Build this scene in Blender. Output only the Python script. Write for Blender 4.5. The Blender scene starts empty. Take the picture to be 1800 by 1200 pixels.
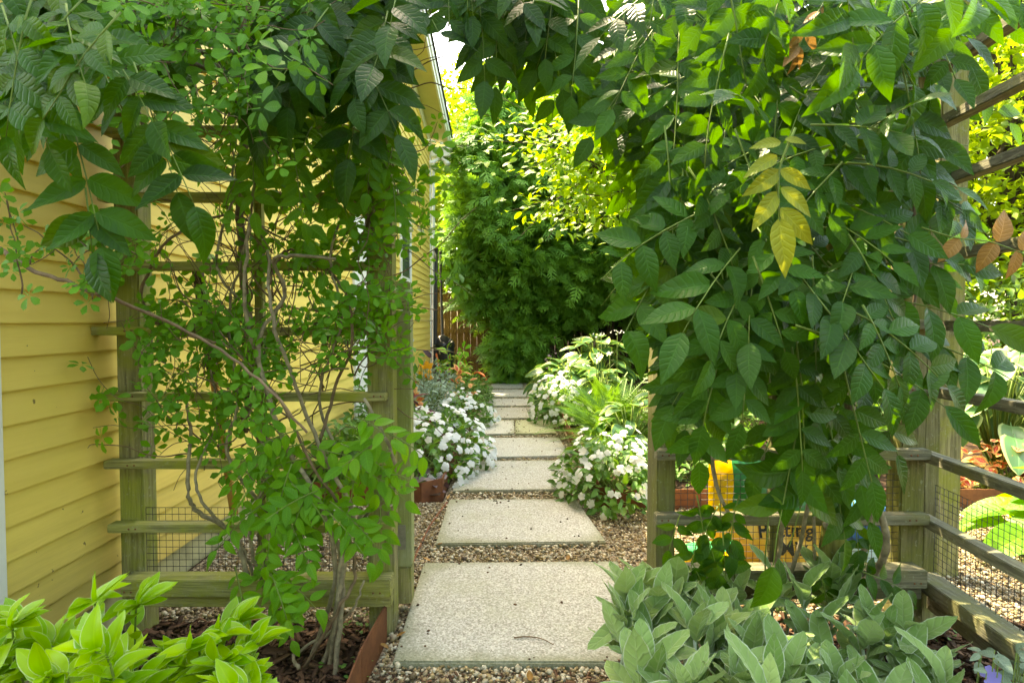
import bpy, bmesh, math, random
import numpy as np, zlib
from mathutils import Matrix, Vector
rng = np.random.default_rng(7)
random.seed(7)
S = bpy.context.scene
C = S.collection
R = math.radians

# ------------------------------------------------------------------ camera, sky, sun, exposure
F = 1050.0                       # focal length in pixels of the 1800 px wide photograph
TILT = math.atan(35 / F)
CAMZ = 1.2
cam = bpy.data.cameras.new('camera'); camo = bpy.data.objects.new('camera', cam); C.objects.link(camo)
cam.sensor_width = 36; cam.lens = 36 * F / 1800; cam.clip_start = .05; cam.clip_end = 500
camo.location = (0, 0, CAMZ); camo.rotation_euler = (R(90) - TILT, 0, 0)
cam.dof.use_dof = True; cam.dof.focus_distance = 4.5; cam.dof.aperture_fstop = 9
S.camera = camo
SUN_EL, SUN_AZ = R(59), R(-33)   # azimuth from +Y, clockwise
w = bpy.data.worlds.new('World'); S.world = w; w.use_nodes = True
nt = w.node_tree; nt.nodes.clear()
sky = nt.nodes.new('ShaderNodeTexSky'); sky.sky_type = 'NISHITA'; sky.sun_disc = False
sky.sun_elevation = SUN_EL; sky.sun_rotation = SUN_AZ; sky.dust_density = 2.5; sky.air_density = 1.0; sky.ozone_density = 1.0
bg = nt.nodes.new('ShaderNodeBackground'); bg.inputs[1].default_value = .15
ow = nt.nodes.new('ShaderNodeOutputWorld')
nt.links.new(sky.outputs[0], bg.inputs[0]); nt.links.new(bg.outputs[0], ow.inputs[0])
sun = bpy.data.lights.new('sun', 'SUN'); suno = bpy.data.objects.new('sun', sun); C.objects.link(suno)
sun.energy = 2.4; sun.angle = R(.55); sun.color = (1, .94, .82)
sd = Vector((math.sin(SUN_AZ) * math.cos(SUN_EL), math.cos(SUN_AZ) * math.cos(SUN_EL), math.sin(SUN_EL)))
suno.rotation_euler = sd.to_track_quat('Z', 'Y').to_euler(); suno.location = (0, 0, 20)
vs = S.view_settings; vs.view_transform = 'Standard'; vs.look = 'None'; vs.gamma = 1; vs.use_curve_mapping = False
vs.exposure = 3.32
try:
    vs.use_white_balance = True; vs.white_balance_temperature = 9400; vs.white_balance_tint = 6
except Exception: pass
S.cycles.use_denoising = True
S.cycles.max_bounces = 10; S.cycles.diffuse_bounces = 6; S.cycles.transmission_bounces = 8; S.cycles.sample_clamp_indirect = 6

# ------------------------------------------------------------------ geometry of the photograph
def P(px, py, Y):
    """point on the ray of a photo pixel (1800x1200) at real distance Y in front of the camera"""
    cx, cy = (px - 900) / F, (600 - py) / F
    d = np.array([cx, math.cos(TILT) + cy * math.sin(TILT), -math.sin(TILT) + cy * math.cos(TILT)])
    return np.array([0, 0, CAMZ]) + d * (Y / d[1])
def G(px, py, z=0.0):
    cx, cy = (px - 900) / F, (600 - py) / F
    d = np.array([cx, math.cos(TILT) + cy * math.sin(TILT), -math.sin(TILT) + cy * math.cos(TILT)])
    return np.array([0, 0, CAMZ]) + d * ((z - CAMZ) / d[2])
def pxof(p):
    p = np.atleast_2d(p) - np.array([0, 0, CAMZ])
    c, s = math.cos(TILT), math.sin(TILT)
    dz = p[:, 1] * c - p[:, 2] * s; uy = p[:, 1] * s + p[:, 2] * c
    dz = np.maximum(dz, .05)
    return 900 + F * p[:, 0] / dz, 600 - F * uy / dz, dz

# ------------------------------------------------------------------ materials
def N(nt, t, ins=None, **pr):
    n = nt.nodes.new(t)
    for k, v in pr.items(): setattr(n, k, v)
    for k, v in (ins or {}).items():
        s = n.inputs[k]
        if isinstance(v, bpy.types.NodeSocket): nt.links.new(v, s)
        elif isinstance(v, (tuple, list)) and len(v) == 3 and s.type == 'RGBA': s.default_value = (*v, 1)
        else: s.default_value = v
    return n
def mix(nt, f, a, b, bt='MIX'):
    n = nt.nodes.new('ShaderNodeMix'); n.data_type = 'RGBA'; n.blend_type = bt
    for i, v in ((0, f), (6, a), (7, b)):
        if isinstance(v, bpy.types.NodeSocket): nt.links.new(v, n.inputs[i])
        elif isinstance(v, (tuple, list)): n.inputs[i].default_value = (*v[:3], 1)
        else: n.inputs[i].default_value = v
    return n.outputs[2]
def M_(nt, op, a, b=0.0, c=0.0, clamp=False):
    n = nt.nodes.new('ShaderNodeMath'); n.operation = op; n.use_clamp = clamp
    for i, v in enumerate((a, b, c)):
        if isinstance(v, bpy.types.NodeSocket): nt.links.new(v, n.inputs[i])
        else: n.inputs[i].default_value = v
    return n.outputs[0]
def MR(nt, v, a, b, c=0.0, d=1.0, smooth=True):
    n = nt.nodes.new('ShaderNodeMapRange'); n.interpolation_type = 'SMOOTHSTEP' if smooth else 'LINEAR'
    nt.links.new(v, n.inputs[0])
    for i, x in enumerate((a, b, c, d)): n.inputs[i + 1].default_value = x
    return n.outputs[0]
def start(name):
    m = bpy.data.materials.new(name); m.use_nodes = True; t = m.node_tree; t.nodes.clear()
    return m, t
def finish(m, t, col, rough=.6, height=None, bs=.3, bd=.005, spec=.4, trans=None, tf=0, sheen=0, metal=0):
    b = N(t, 'ShaderNodeBsdfPrincipled', {'Base Color': col, 'Roughness': rough, 'Specular IOR Level': spec, 'Metallic': metal})
    if sheen: b.inputs['Sheen Weight'].default_value = sheen; b.inputs['Sheen Roughness'].default_value = .4
    o = N(t, 'ShaderNodeOutputMaterial')
    if height is not None:
        bp = N(t, 'ShaderNodeBump', {'Height': height, 'Strength': bs, 'Distance': bd})
        t.links.new(bp.outputs[0], b.inputs['Normal'])
    if trans is not None:
        tr = N(t, 'ShaderNodeBsdfTranslucent', {'Color': trans})
        mx = N(t, 'ShaderNodeMixShader', {0: tf}); t.links.new(b.outputs[0], mx.inputs[1]); t.links.new(tr.outputs[0], mx.inputs[2])
        t.links.new(mx.outputs[0], o.inputs[0])
    else: t.links.new(b.outputs[0], o.inputs[0])
    return m
def pos(t): return N(t, 'ShaderNodeNewGeometry').outputs['Position']
def scaled(t, v, s):
    n = N(t, 'ShaderNodeMapping', {'Vector': v}); n.inputs['Scale'].default_value = s; return n.outputs[0]
def noise(t, v, s, det=4, ro=.6):
    return N(t, 'ShaderNodeTexNoise', {'Vector': v, 'Scale': s, 'Detail': det, 'Roughness': ro}).outputs['Fac']
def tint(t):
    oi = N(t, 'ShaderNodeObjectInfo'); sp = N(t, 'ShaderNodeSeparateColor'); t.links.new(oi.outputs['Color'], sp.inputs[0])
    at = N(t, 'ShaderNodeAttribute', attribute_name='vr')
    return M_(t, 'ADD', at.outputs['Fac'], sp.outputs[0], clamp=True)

def leaf_mat(name, dark, light, trans, tf=.3, rough=.42, nv=8, vein=.35, margin=None, mw=.1, center=None, cw=.5, spec=.4, bs=.35, sheen=0, blotch=.25, veincol=None, dirt=1.0):
    m, t = start(name)
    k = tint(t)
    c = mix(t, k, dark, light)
    uv = N(t, 'ShaderNodeUVMap', uv_map='UVMap').outputs[0]
    sp = N(t, 'ShaderNodeSeparateXYZ', {0: uv})
    side = M_(t, 'MULTIPLY', M_(t, 'ABSOLUTE', M_(t, 'SUBTRACT', sp.outputs[0], .5)), 2.0)
    mid = MR(t, side, .10, .0)
    wob = noise(t, pos(t), 38, 2)
    ph = M_(t, 'MULTIPLY', M_(t, 'ADD', M_(t, 'SUBTRACT', sp.outputs[1], M_(t, 'MULTIPLY', side, .16)), M_(t, 'MULTIPLY', wob, .13)), nv * 2 * math.pi)
    lat = M_(t, 'POWER', M_(t, 'ADD', M_(t, 'MULTIPLY', M_(t, 'SINE', ph), .5), .5), 6.0)
    nz = noise(t, pos(t), 14, 3)
    c = mix(t, M_(t, 'MULTIPLY', MR(t, nz, .35, .75), blotch), c, tuple(x * .55 for x in dark))
    if center: c = mix(t, MR(t, M_(t, 'ADD', side, M_(t, 'ABSOLUTE', M_(t, 'SUBTRACT', sp.outputs[1], .45))), cw + .12, cw - .05), c, center)
    vc = veincol or tuple(min(1, x * 1.9 + .02) for x in light)
    vm = M_(t, 'MAXIMUM', mid, M_(t, 'MULTIPLY', lat, .45))
    c = mix(t, M_(t, 'MULTIPLY', vm, vein), c, vc)
    if margin:
        ed = M_(t, 'ADD', side, M_(t, 'MULTIPLY', nz, .12))
        c = mix(t, MR(t, ed, 1.02 - mw, 1.06 - mw * .6), c, margin)
    oir = N(t, 'ShaderNodeObjectInfo').outputs['Random']
    c = mix(t, M_(t, 'MULTIPLY', MR(t, oir, .80, 1.0), .45), c, tuple((x * 1.15 + y * .35) for x, y in zip(light, (.25, .10, 0))))
    bz = noise(t, pos(t), 55, 3); edge = M_(t, 'ADD', M_(t, 'MULTIPLY', side, .25), M_(t, 'MULTIPLY', sp.outputs[1], .12))
    c = mix(t, M_(t, 'MULTIPLY', MR(t, M_(t, 'ADD', bz, edge), .98, 1.06), .8 * dirt), c, (.16, .10, .03))
    c = mix(t, MR(t, noise(t, pos(t), 190, 2), .70, .78, 0, .6 * dirt), c, (.20, .20, .06))
    h = M_(t, 'SUBTRACT', M_(t, 'MULTIPLY', nz, .3), M_(t, 'MAXIMUM', mid, lat))
    tc = mix(t, .55, trans, c, 'MULTIPLY') if False else mix(t, k, tuple(x * .7 for x in trans), trans)
    if margin or center: tc = mix(t, .6, tc, c)
    return finish(m, t, c, rough, h, bs, .004, spec, tc, tf, sheen)

MT = {}
MT['wis'] = leaf_mat('wisteria_leaf', (.004, .025, .002), (.034, .128, .009), (.17, .46, .006), .25, .40, spec=.20, bs=.35, vein=.28)  # dark end near black: shade of the deep leaves put into the colour
MT['wisnew'] = leaf_mat('wisteria_young_leaf', (.030, .145, .006), (.11, .31, .012), (.30, .62, .02), .36, .45, spec=.25)
MT['yellow'] = leaf_mat('yellow_leaf', (.20, .26, .012), (.34, .36, .02), (.45, .45, .03), .3, .45, vein=.3)
MT['orange'] = leaf_mat('withering_leaf', (.30, .15, .03), (.45, .24, .07), (.5, .25, .06), .25, .5, vein=.3)
MT['akebia'] = leaf_mat('akebia_leaf', (.035, .155, .008), (.12, .34, .02), (.25, .58, .02), .34, .45, spec=.25, vein=.25, bs=.15)
MT['lamb'] = leaf_mat('lambs_ear_leaf', (.13, .245, .06), (.31, .45, .17), (.26, .50, .05), .20, .9, nv=6, vein=.4, margin=(.42, .50, .36), mw=.07, spec=.12, bs=.5, sheen=.22, veincol=(.36, .46, .24))
MT['solomon'] = leaf_mat('striped_lily_leaf', (.14, .37, .008), (.40, .62, .012), (.45, .78, .02), .38, .36, nv=0.01, vein=.15, margin=(.55, .68, .30), mw=.06, bs=.1, blotch=.1)  # lime raised in the base colour for a sunlit look
MT['hosta'] = leaf_mat('hosta_leaf', (.035, .12, .035), (.08, .20, .06), (.22, .45, .05), .25, .35, nv=0.01, vein=.3, margin=(.34, .46, .05), mw=.15, blotch=.15)
MT['hostaw'] = leaf_mat('white_edged_hosta_leaf', (.05, .14, .05), (.10, .24, .09), (.22, .45, .05), .25, .3, nv=0.01, vein=.3, margin=(.60, .64, .25), mw=.25, blotch=.15, spec=.6)
MT['imp'] = leaf_mat('impatiens_leaf', (.025, .10, .015), (.09, .24, .03), (.25, .5, .03), .28, .4)
MT['fern'] = leaf_mat('fern_frond', (.035, .12, .012), (.12, .27, .028), (.22, .45, .03), .28, .5, vein=.1, bs=.1)
MT['lime'] = leaf_mat('lime_leaf', (.11, .25, .010), (.27, .43, .015), (.42, .62, .025), .42, .42, nv=5, vein=.2)
MT['silver'] = leaf_mat('silver_leaf', (.14, .21, .14), (.33, .42, .31), (.3, .4, .25), .15, .75, vein=.2, spec=.2)
MT['coleus'] = leaf_mat('coleus_leaf', (.13, .34, .02), (.25, .50, .03), (.4, .6, .05), .25, .45, center=(.33, .012, .03), cw=.42)
MT['coleusred'] = leaf_mat('red_yellow_coleus_leaf', (.55, .30, .06), (.75, .45, .16), (.7, .3, .1), .2, .45, center=(.55, .02, .03), cw=.55)
MT['burgundy'] = leaf_mat('burgundy_leaf', (.035, .012, .022), (.16, .02, .03), (.25, .03, .04), .2, .35, vein=.3, veincol=(.2, .03, .05))
MT['heuchera'] = leaf_mat('heuchera_leaf', (.06, .03, .04), (.30, .27, .26), (.2, .1, .1), .15, .5, vein=.7, veincol=(.05, .015, .02))
MT['arb'] = leaf_mat('arborvitae_spray', (.060, .20, .026), (.19, .41, .055), (.28, .55, .04), .34, .55, vein=.15, bs=.1)
MT['tree1'] = leaf_mat('sunlit_maple_leaf', (.09, .19, .010), (.24, .36, .015), (.42, .58, .03), .45, .5, vein=.1, bs=.1)
MT['tree2'] = leaf_mat('dark_tree_leaf', (.03, .09, .012), (.11, .22, .02), (.3, .5, .03), .35, .5, vein=.1, bs=.1)
MT['ground'] = leaf_mat('ground_cover_leaf', (.03, .11, .015), (.12, .26, .03), (.25, .5, .03), .3, .45)

def plain(name, col, rough=.5, spec=.4, var=.0, scale=8, metal=0, bs=0, trans=None, tf=0, col2=None):
    m, t = start(name)
    nz = noise(t, pos(t), scale, 5)
    c = mix(t, MR(t, nz, .3, .7), col, col2 or tuple(x * (1 - var) for x in col)) if (var or col2) else N(t, 'ShaderNodeRGB').outputs[0]
    if not (var or col2): c.default_value = (*col, 1)
    return finish(m, t, c, rough, nz if bs else None, bs or .1, .003, spec, trans, tf, metal=metal)

def wood(name, base, moss, axis, mossy=.5, dark=.4):
    m, t = start(name)
    p = pos(t)
    s = [26, 26, 26]; s[axis] = 1.6
    g = noise(t, scaled(t, p, s), 3.0, 6, .65)
    s2 = [90, 90, 90]; s2[axis] = 3
    g2 = noise(t, scaled(t, p, s2), 2.0, 3, .6)
    big = noise(t, p, 5.5, 5, .65)
    c = mix(t, MR(t, g, .32, .68), tuple(x * dark for x in base), base)
    c = mix(t, M_(t, 'MULTIPLY', MR(t, big, .62 - mossy * .4, .66), .85), c, moss)
    c = mix(t, MR(t, g2, .55, .75, 0, .5), c, tuple(x * .35 for x in base))
    s3 = N(t, 'ShaderNodeTexNoise', {'Vector': p, 'Scale': 60, 'Detail': 3}).outputs['Fac']
    c = mix(t, MR(t, s3, .60, .70, 0, .35), c, (.34, .36, .26))
    h = M_(t, 'ADD', g, M_(t, 'MULTIPLY', g2, .6))
    return finish(m, t, c, .85, h, .8, .004, .2)
MT['woodz'] = wood('mossy_wood_upright', (.32, .295, .15), (.24, .26, .04), 2, .62)
MT['woodx'] = wood('mossy_wood_rail', (.37, .35, .15), (.28, .30, .04), 0, .64)
MT['woodg'] = wood('green_tinged_wood', (.30, .32, .17), (.24, .28, .08), 2, .75, .8)
MT['woodgx'] = wood('grey_weathered_rail', (.27, .255, .17), (.19, .19, .07), 0, .45)
MT['woodgy'] = wood('grey_weathered_side_rail', (.25, .24, .165), (.19, .19, .08), 1, .35)
MT['woodgz'] = wood('grey_weathered_upright', (.23, .215, .11), (.15, .16, .035), 2, .62)
MT['fence'] = wood('brown_fence_wood', (.088, .072, .042), (.062, .054, .028), 2, .35)
MT['bark'] = wood('vine_bark', (.25, .18, .12), (.16, .13, .07), 2, .3)
MT['greenstem'] = plain('green_stem', (.17, .26, .05), .55, .3, .4)
MT['brownstem'] = plain('brown_stem', (.22, .15, .09), .8, .2, .5, 30)
MT['palestem'] = plain('pale_vine_bark', (.30, .25, .16), .8, .2, .5, 40, bs=.5)
MT['treebark'] = plain('tree_bark', (.10, .075, .05), .9, .1, .5, 10, bs=.8)

def siding():
    m, t = start('yellow_clapboard_paint')
    p = pos(t)
    a = noise(t, scaled(t, p, (1, .6, 9)), 2.2, 6, .7)
    b = noise(t, p, 70, 3)
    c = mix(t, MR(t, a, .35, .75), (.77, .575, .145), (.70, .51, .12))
    st = noise(t, scaled(t, p, (1, 5, 16)), 3.5, 4, .7)
    c = mix(t, MR(t, st, .70, .80, 0, .35), c, (.30, .19, .05))
    c = mix(t, MR(t, b, .72, .80, 0, .3), c, (.22, .16, .07))
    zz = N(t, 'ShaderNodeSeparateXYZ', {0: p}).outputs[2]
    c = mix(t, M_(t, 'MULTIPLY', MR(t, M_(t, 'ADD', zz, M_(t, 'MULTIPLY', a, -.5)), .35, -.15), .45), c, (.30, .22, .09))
    sp_ = noise(t, p, 34, 2); c = mix(t, MR(t, sp_, .735, .76, 0, .8), c, (.14, .09, .04))
    return finish(m, t, c, .55, noise(t, scaled(t, p, (1, 2, 60)), 4, 4), .12, .003, .3)
MT['siding'] = siding()
MT['white'] = plain('white_trim_paint', (.76, .75, .70), .5, .4, .1, 4)
MT['soffit'] = plain('cream_soffit_paint', (.62, .55, .26), .6, .3, .08, 4)
MT['foundation'] = plain('painted_foundation', (.48, .43, .24), .85, .2, .4, 7, bs=.4)
MT['roofing'] = plain('dark_shingle', (.05, .045, .04), .9, .2, .4, 20, bs=.6)
MT['glass'] = plain('window_glass', (.06, .07, .07), .06, .9)
MT['blackplastic'] = plain('black_plastic', (.015, .015, .016), .35, .5)
MT['blackmetal'] = plain('black_metal', (.02, .02, .02), .5, .5)
MT['orangehose'] = plain('orange_rubber', (.65, .13, .03), .4, .5)
MT['brass'] = plain('tarnished_brass', (.35, .28, .16), .35, .5, .3, 20, metal=.8)
MT['steel'] = plain('galvanised_hinge', (.30, .30, .24), .5, .5, .3, 30, metal=.6)
MT['petal'] = plain('white_petal', (.74, .74, .72), .6, .3, trans=(.7, .72, .65), tf=.3)
MT['orangepetal'] = plain('orange_petal', (.75, .32, .02), .6, .3, trans=(.8, .4, .02), tf=.3)
MT['bluepetal'] = plain('blue_petal', (.25, .22, .62), .6, .3, trans=(.3, .3, .8), tf=.3)
MT['pinkpetal'] = plain('pink_petal', (.55, .36, .38), .6, .3, trans=(.6, .4, .4), tf=.3)
MT['yelloweye'] = plain('flower_eye', (.25, .10, .01), .7, .2)
MT['soil'] = plain('dark_bed_soil', (.075, .045, .028), .95, .1, scale=18, bs=.9, col2=(.028, .018, .012))

def rust():
    m, t = start('rusted_steel')
    p = pos(t)
    a = noise(t, p, 7, 6, .7); b = noise(t, p, 45, 4, .7)
    c = mix(t, MR(t, a, .35, .65), (.13, .045, .02), (.22, .080, .032))
    c = mix(t, MR(t, b, .5, .75, 0, .6), c, (.09, .035, .02))
    return finish(m, t, c, .8, b, .3, .002, .3)
MT['rust'] = rust()

def slabmat(name, a, b, green):
    m, t = start(name)
    p = pos(t)
    oi = N(t, 'ShaderNodeObjectInfo').outputs['Random']
    n1 = noise(t, p, 105, 3, .8); n2 = noise(t, p, 2.6, 6, .7); n3 = noise(t, p, 330, 2)
    vo = N(t, 'ShaderNodeTexVoronoi', {'Vector': p, 'Scale': 150}); sp = N(t, 'ShaderNodeSeparateColor', {0: vo.outputs['Color']})
    c = mix(t, MR(t, n1, .35, .66), a, b)
    c = mix(t, MR(t, sp.outputs[0], .80, .86, 0, .55), c, (.62, .60, .54))
    c = mix(t, MR(t, sp.outputs[1], .82, .88, 0, .55), c, (.16, .14, .11))
    c = mix(t, MR(t, n2, .45, .78, 0, .55), c, green)
    # algae near the slab's own edges
    gc = N(t, 'ShaderNodeTexCoord').outputs['Generated']; s = N(t, 'ShaderNodeSeparateXYZ', {0: gc})
    e = M_(t, 'MULTIPLY', M_(t, 'MULTIPLY', s.outputs[0], M_(t, 'SUBTRACT', 1.0, s.outputs[0])), M_(t, 'MULTIPLY', s.outputs[1], M_(t, 'SUBTRACT', 1.0, s.outputs[1])))
    ee = M_(t, 'ADD', e, M_(t, 'MULTIPLY', M_(t, 'SUBTRACT', n2, .5), .05))
    c = mix(t, MR(t, ee, .02, -.004, 0, .7), c, (.17, .18, .085))
    st = noise(t, scaled(t, p, (1, 1, 1)), 9, 5, .75)
    c = mix(t, MR(t, st, .60, .75, 0, .30), c, (.20, .18, .12))
    c = mix(t, MR(t, st, .42, .25, 0, .25), c, (.62, .61, .54))
    c = mix(t, 1.0, c, N(t, 'ShaderNodeCombineColor', {0: MR(t, oi, 0, 1, .9, 1.05, False), 1: MR(t, oi, 0, 1, .9, 1.05, False), 2: MR(t, oi, 0, 1, .88, 1.06, False)}).outputs[0], 'MULTIPLY')
    return finish(m, t, c, .9, M_(t, 'ADD', n1, M_(t, 'MULTIPLY', n3, .6)), .55, .003, .2)
MT['slab'] = slabmat('concrete_slab', (.255, .25, .215), (.47, .465, .42), (.29, .30, .20))
MT['slabpale'] = slabmat('pale_concrete_slab', (.42, .415, .37), (.58, .57, .52), (.44, .44, .35))
MT['slabgreen'] = slabmat('green_tinged_slab', (.30, .31, .18), (.43, .43, .27), (.26, .29, .13))

def pebmat():
    m, t = start('pebble')
    at = N(t, 'ShaderNodeAttribute', attribute_name='vr').outputs['Fac']
    r = N(t, 'ShaderNodeValToRGB'); t.links.new(at, r.inputs[0]); cr = r.color_ramp
    cols = [(0, (.05, .035, .022)), (.12, (.25, .175, .08)), (.3, (.38, .29, .14)), (.45, (.17, .11, .05)), (.6, (.46, .38, .26)), (.75, (.31, .285, .20)), (.88, (.57, .50, .36)), (1, (.66, .61, .48))]
    cr.elements[0].position, cr.elements[0].color = 0, (*cols[0][1], 1)
    cr.elements[1].position, cr.elements[1].color = 1, (*cols[-1][1], 1)
    for q, c in cols[1:-1]:
        e = cr.elements.new(q); e.color = (*c, 1)
    c = mix(t, MR(t, noise(t, pos(t), 120, 3), .4, .7, 0, .35), r.outputs[0], (.10, .07, .04))
    return finish(m, t, c, .65, None, spec=.35)
MT['pebble'] = pebmat()
def gravsheet():
    m, t = start('gravel_bed')
    p = pos(t)
    v = N(t, 'ShaderNodeTexVoronoi', {'Vector': p, 'Scale': 75}); sp = N(t, 'ShaderNodeSeparateColor', {0: v.outputs['Color']})
    c = mix(t, sp.outputs[0], (.20, .14, .08), (.46, .38, .26))
    c = mix(t, MR(t, v.outputs['Distance'], .35, .75), c, (.05, .035, .02))
    return finish(m, t, c, .8, M_(t, 'SUBTRACT', 1.0, v.outputs['Distance']), .8, .008, .2)
MT['gravel'] = gravsheet()
def chipmat():
    m, t = start('bark_mulch_chip')
    at = N(t, 'ShaderNodeAttribute', attribute_name='vr').outputs['Fac']
    c = mix(t, at, (.035, .018, .010), (.19, .10, .055))
    c = mix(t, MR(t, noise(t, pos(t), 90, 3), .4, .7, 0, .5), c, (.03, .018, .01))
    return finish(m, t, c, .85, None, spec=.2)
MT['chip'] = chipmat()

# ------------------------------------------------------------------ object helpers
LOC = {}
def thing(name, label, cat, loc=(0, 0, 0), group=None):
    global rng
    rng = np.random.default_rng(zlib.crc32(label.encode()))
    o = bpy.data.objects.new(name, None); C.objects.link(o); o.empty_display_size = .1
    o.location = tuple(map(float, loc)); o['label'] = label; o['category'] = cat
    if group: o['group'] = group
    LOC[o.name] = np.array(loc, float)
    return o
def off(par): return LOC.get(par.name, np.zeros(3)) if par is not None else np.zeros(3)
def tag(o, label=None, cat=None, group=None, kind=None):
    for k, v in (('label', label), ('category', cat), ('group', group), ('kind', kind)):
        if v: o[k] = v
    return o
def link(name, me, par=None, world=True):
    o = bpy.data.objects.new(name, me); C.objects.link(o)
    if par is not None:
        o.parent = par
        if world and LOC.get(par.name) is not None: o.location = tuple(-off(par))
        if LOC.get(par.name) is None or world: LOC[o.name] = np.zeros(3)
    else: LOC[o.name] = np.zeros(3)
    return o
def rawmesh(name, V, loops, starts, mat, uv=None, vr=None, smooth=True):
    me = bpy.data.meshes.new(name)
    V = np.ascontiguousarray(V, np.float32); loops = np.ascontiguousarray(loops, np.int32); starts = np.ascontiguousarray(starts, np.int32)
    me.vertices.add(len(V)); me.vertices.foreach_set('co', V.ravel())
    me.loops.add(len(loops)); me.loops.foreach_set('vertex_index', loops)
    me.polygons.add(len(starts)); me.polygons.foreach_set('loop_start', starts)
    if uv is not None:
        l = me.uv_layers.new(name='UVMap'); l.data.foreach_set('uv', np.ascontiguousarray(uv[loops], np.float32).ravel())
    if vr is not None:
        a = me.attributes.new('vr', 'FLOAT', 'POINT'); a.data.foreach_set('value', np.ascontiguousarray(vr, np.float32))
    me.update(calc_edges=True)
    me.polygons.foreach_set('use_smooth', np.full(len(starts), smooth))
    me.materials.append(mat)
    return me
class T:
    """a template: vertices, loops, face starts, uv"""
    def __init__(s, V, faces, uv=None):
        s.V = np.array(V, float); s.loops = np.array([i for f in faces for i in f], np.int64)
        s.starts = np.cumsum([0] + [len(f) for f in faces])[:-1]
        s.uv = np.array(uv, float) if uv is not None else np.zeros((len(s.V), 2))
    def mesh(s, name, mat): return rawmesh(name, s.V, s.loops, s.starts, mat, s.uv)
def merge(ts):
    V, uv, lo, st, nv, nl = [], [], [], [], 0, 0
    for t in ts:
        V.append(t.V); uv.append(t.uv); lo.append(t.loops + nv); st.append(t.starts + nl); nv += len(t.V); nl += len(t.loops)
    r = T.__new__(T); r.V = np.concatenate(V); r.uv = np.concatenate(uv); r.loops = np.concatenate(lo); r.starts = np.concatenate(st)
    return r
def moved(t, Mx, off_=(0, 0, 0)):
    r = T.__new__(T); r.V = t.V @ np.array(Mx).T + np.array(off_); r.uv = t.uv; r.loops = t.loops; r.starts = t.starts
    return r
def batch(name, tmpls, Mx, Tr, vr, mat, par=None, smooth=True, kind='stuff'):
    """many copies of a few templates in one mesh; Mx (K,3,3), Tr (K,3) world"""
    K = len(Tr); ch = np.arange(K) % len(tmpls)
    VV, LL, SS, UU, RR, nv, nl = [], [], [], [], [], 0, 0
    for i, t in enumerate(tmpls):
        idx = np.where(ch == i)[0]
        if not len(idx): continue
        k = len(idx); n = len(t.V)
        v = np.einsum('kij,nj->kni', Mx[idx], t.V) + Tr[idx][:, None, :]
        VV.append(v.reshape(-1, 3)); UU.append(np.tile(t.uv, (k, 1))); RR.append(np.repeat(vr[idx], n))
        LL.append((t.loops[None] + (np.arange(k) * n)[:, None]).ravel() + nv)
        SS.append((t.starts[None] + (np.arange(k) * len(t.loops))[:, None]).ravel() + nl)
        nv += k * n; nl += k * len(t.loops)
    V = np.concatenate(VV) - off(par)
    me = rawmesh(name, V, np.concatenate(LL), np.concatenate(SS), mat, np.concatenate(UU), np.concatenate(RR), smooth)
    o = link(name, me, par, world=False)
    if kind: o['kind'] = kind
    o.color = (0, 0, 0, 1)
    return o
def norm(v): v = np.asarray(v, float); return v / (np.linalg.norm(v, axis=-1, keepdims=True) + 1e-9)
def frames(d, n, s=None, sx=None):
    y = norm(d); z = norm(n - (n * y).sum(-1, keepdims=True) * y); x = np.cross(y, z)
    Mx = np.stack([x, y, z], -1)
    if s is not None: Mx = Mx * np.asarray(s)[:, None, None]
    if sx is not None: Mx[:, :, 0] *= np.asarray(sx)[:, None]
    return Mx

# leaf shapes ------------------------------------------------------
def leaf_t(W=.4, shape='ovate', nl=8, nh=2, fold=.12, curl=.18, ripple=.0, nv=8, twist=0.0, stalk=0.0, notch=0, wave=0):
    V, uv, faces = [], [], []
    cols = nh * 2 + 1
    for i in range(nl + 1):
        t = i / nl
        if shape == 'ovate': wd = 2.8 * (t + .012) ** .62 * max(0, 1 - t) ** .95
        elif shape == 'acum': wd = 3.3 * (t + .01) ** .70 * (max(0, 1 - t) ** 1.15)
        elif shape == 'ellip': wd = (4 * max(0, t + .01) * max(0, 1 - t)) ** .62
        elif shape == 'obov': wd = 2.1 * (t + .004) ** .95 * max(0, 1 - t) ** .42
        elif shape == 'heart': wd = 1.9 * (t + .05) ** .38 * max(0, 1 - t) ** .75
        elif shape == 'tongue': wd = (min(1, (t * 2.3 + .10)) ** .8) * max(0, 1 - t ** 4.2) ** .6
        else: wd = (4 * t * (1 - t)) ** .5
        hw = W / 2 * min(wd, 1.0) + .003
        for j in range(cols):
            u = (j - nh) / nh
            z = -curl * t * t + fold * abs(u) * W * .5 * math.sin(math.pi * min(1, t * 1.05 + .05))
            z += ripple * math.sin(2 * math.pi * nv * (t - .12 * abs(u))) * abs(u)
            z += wave * math.sin(5 * t + 1.5) * u * W
            x = u * hw; y = t * (1 - .12 * curl) + stalk - .05 * abs(u) * (1 if shape == 'heart' and t < .2 else 0)
            a = twist * t; x, z = x * math.cos(a) - z * math.sin(a), x * math.sin(a) + z * math.cos(a)
            V.append((x, y, z)); uv.append((.5 + u / 2, t))
    for i in range(nl):
        for j in range(cols - 1):
            a = i * cols + j; faces.append((a, a + 1, a + cols + 1, a + cols))
    if stalk:
        b = len(V); w_ = .012
        V += [(-w_, 0, 0), (w_, 0, 0), (w_, stalk + .03, .002), (-w_, stalk + .03, .002)]; uv += [(.5, .0)] * 4; faces.append((b, b + 1, b + 2, b + 3))
    return T(V, faces, uv)

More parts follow.
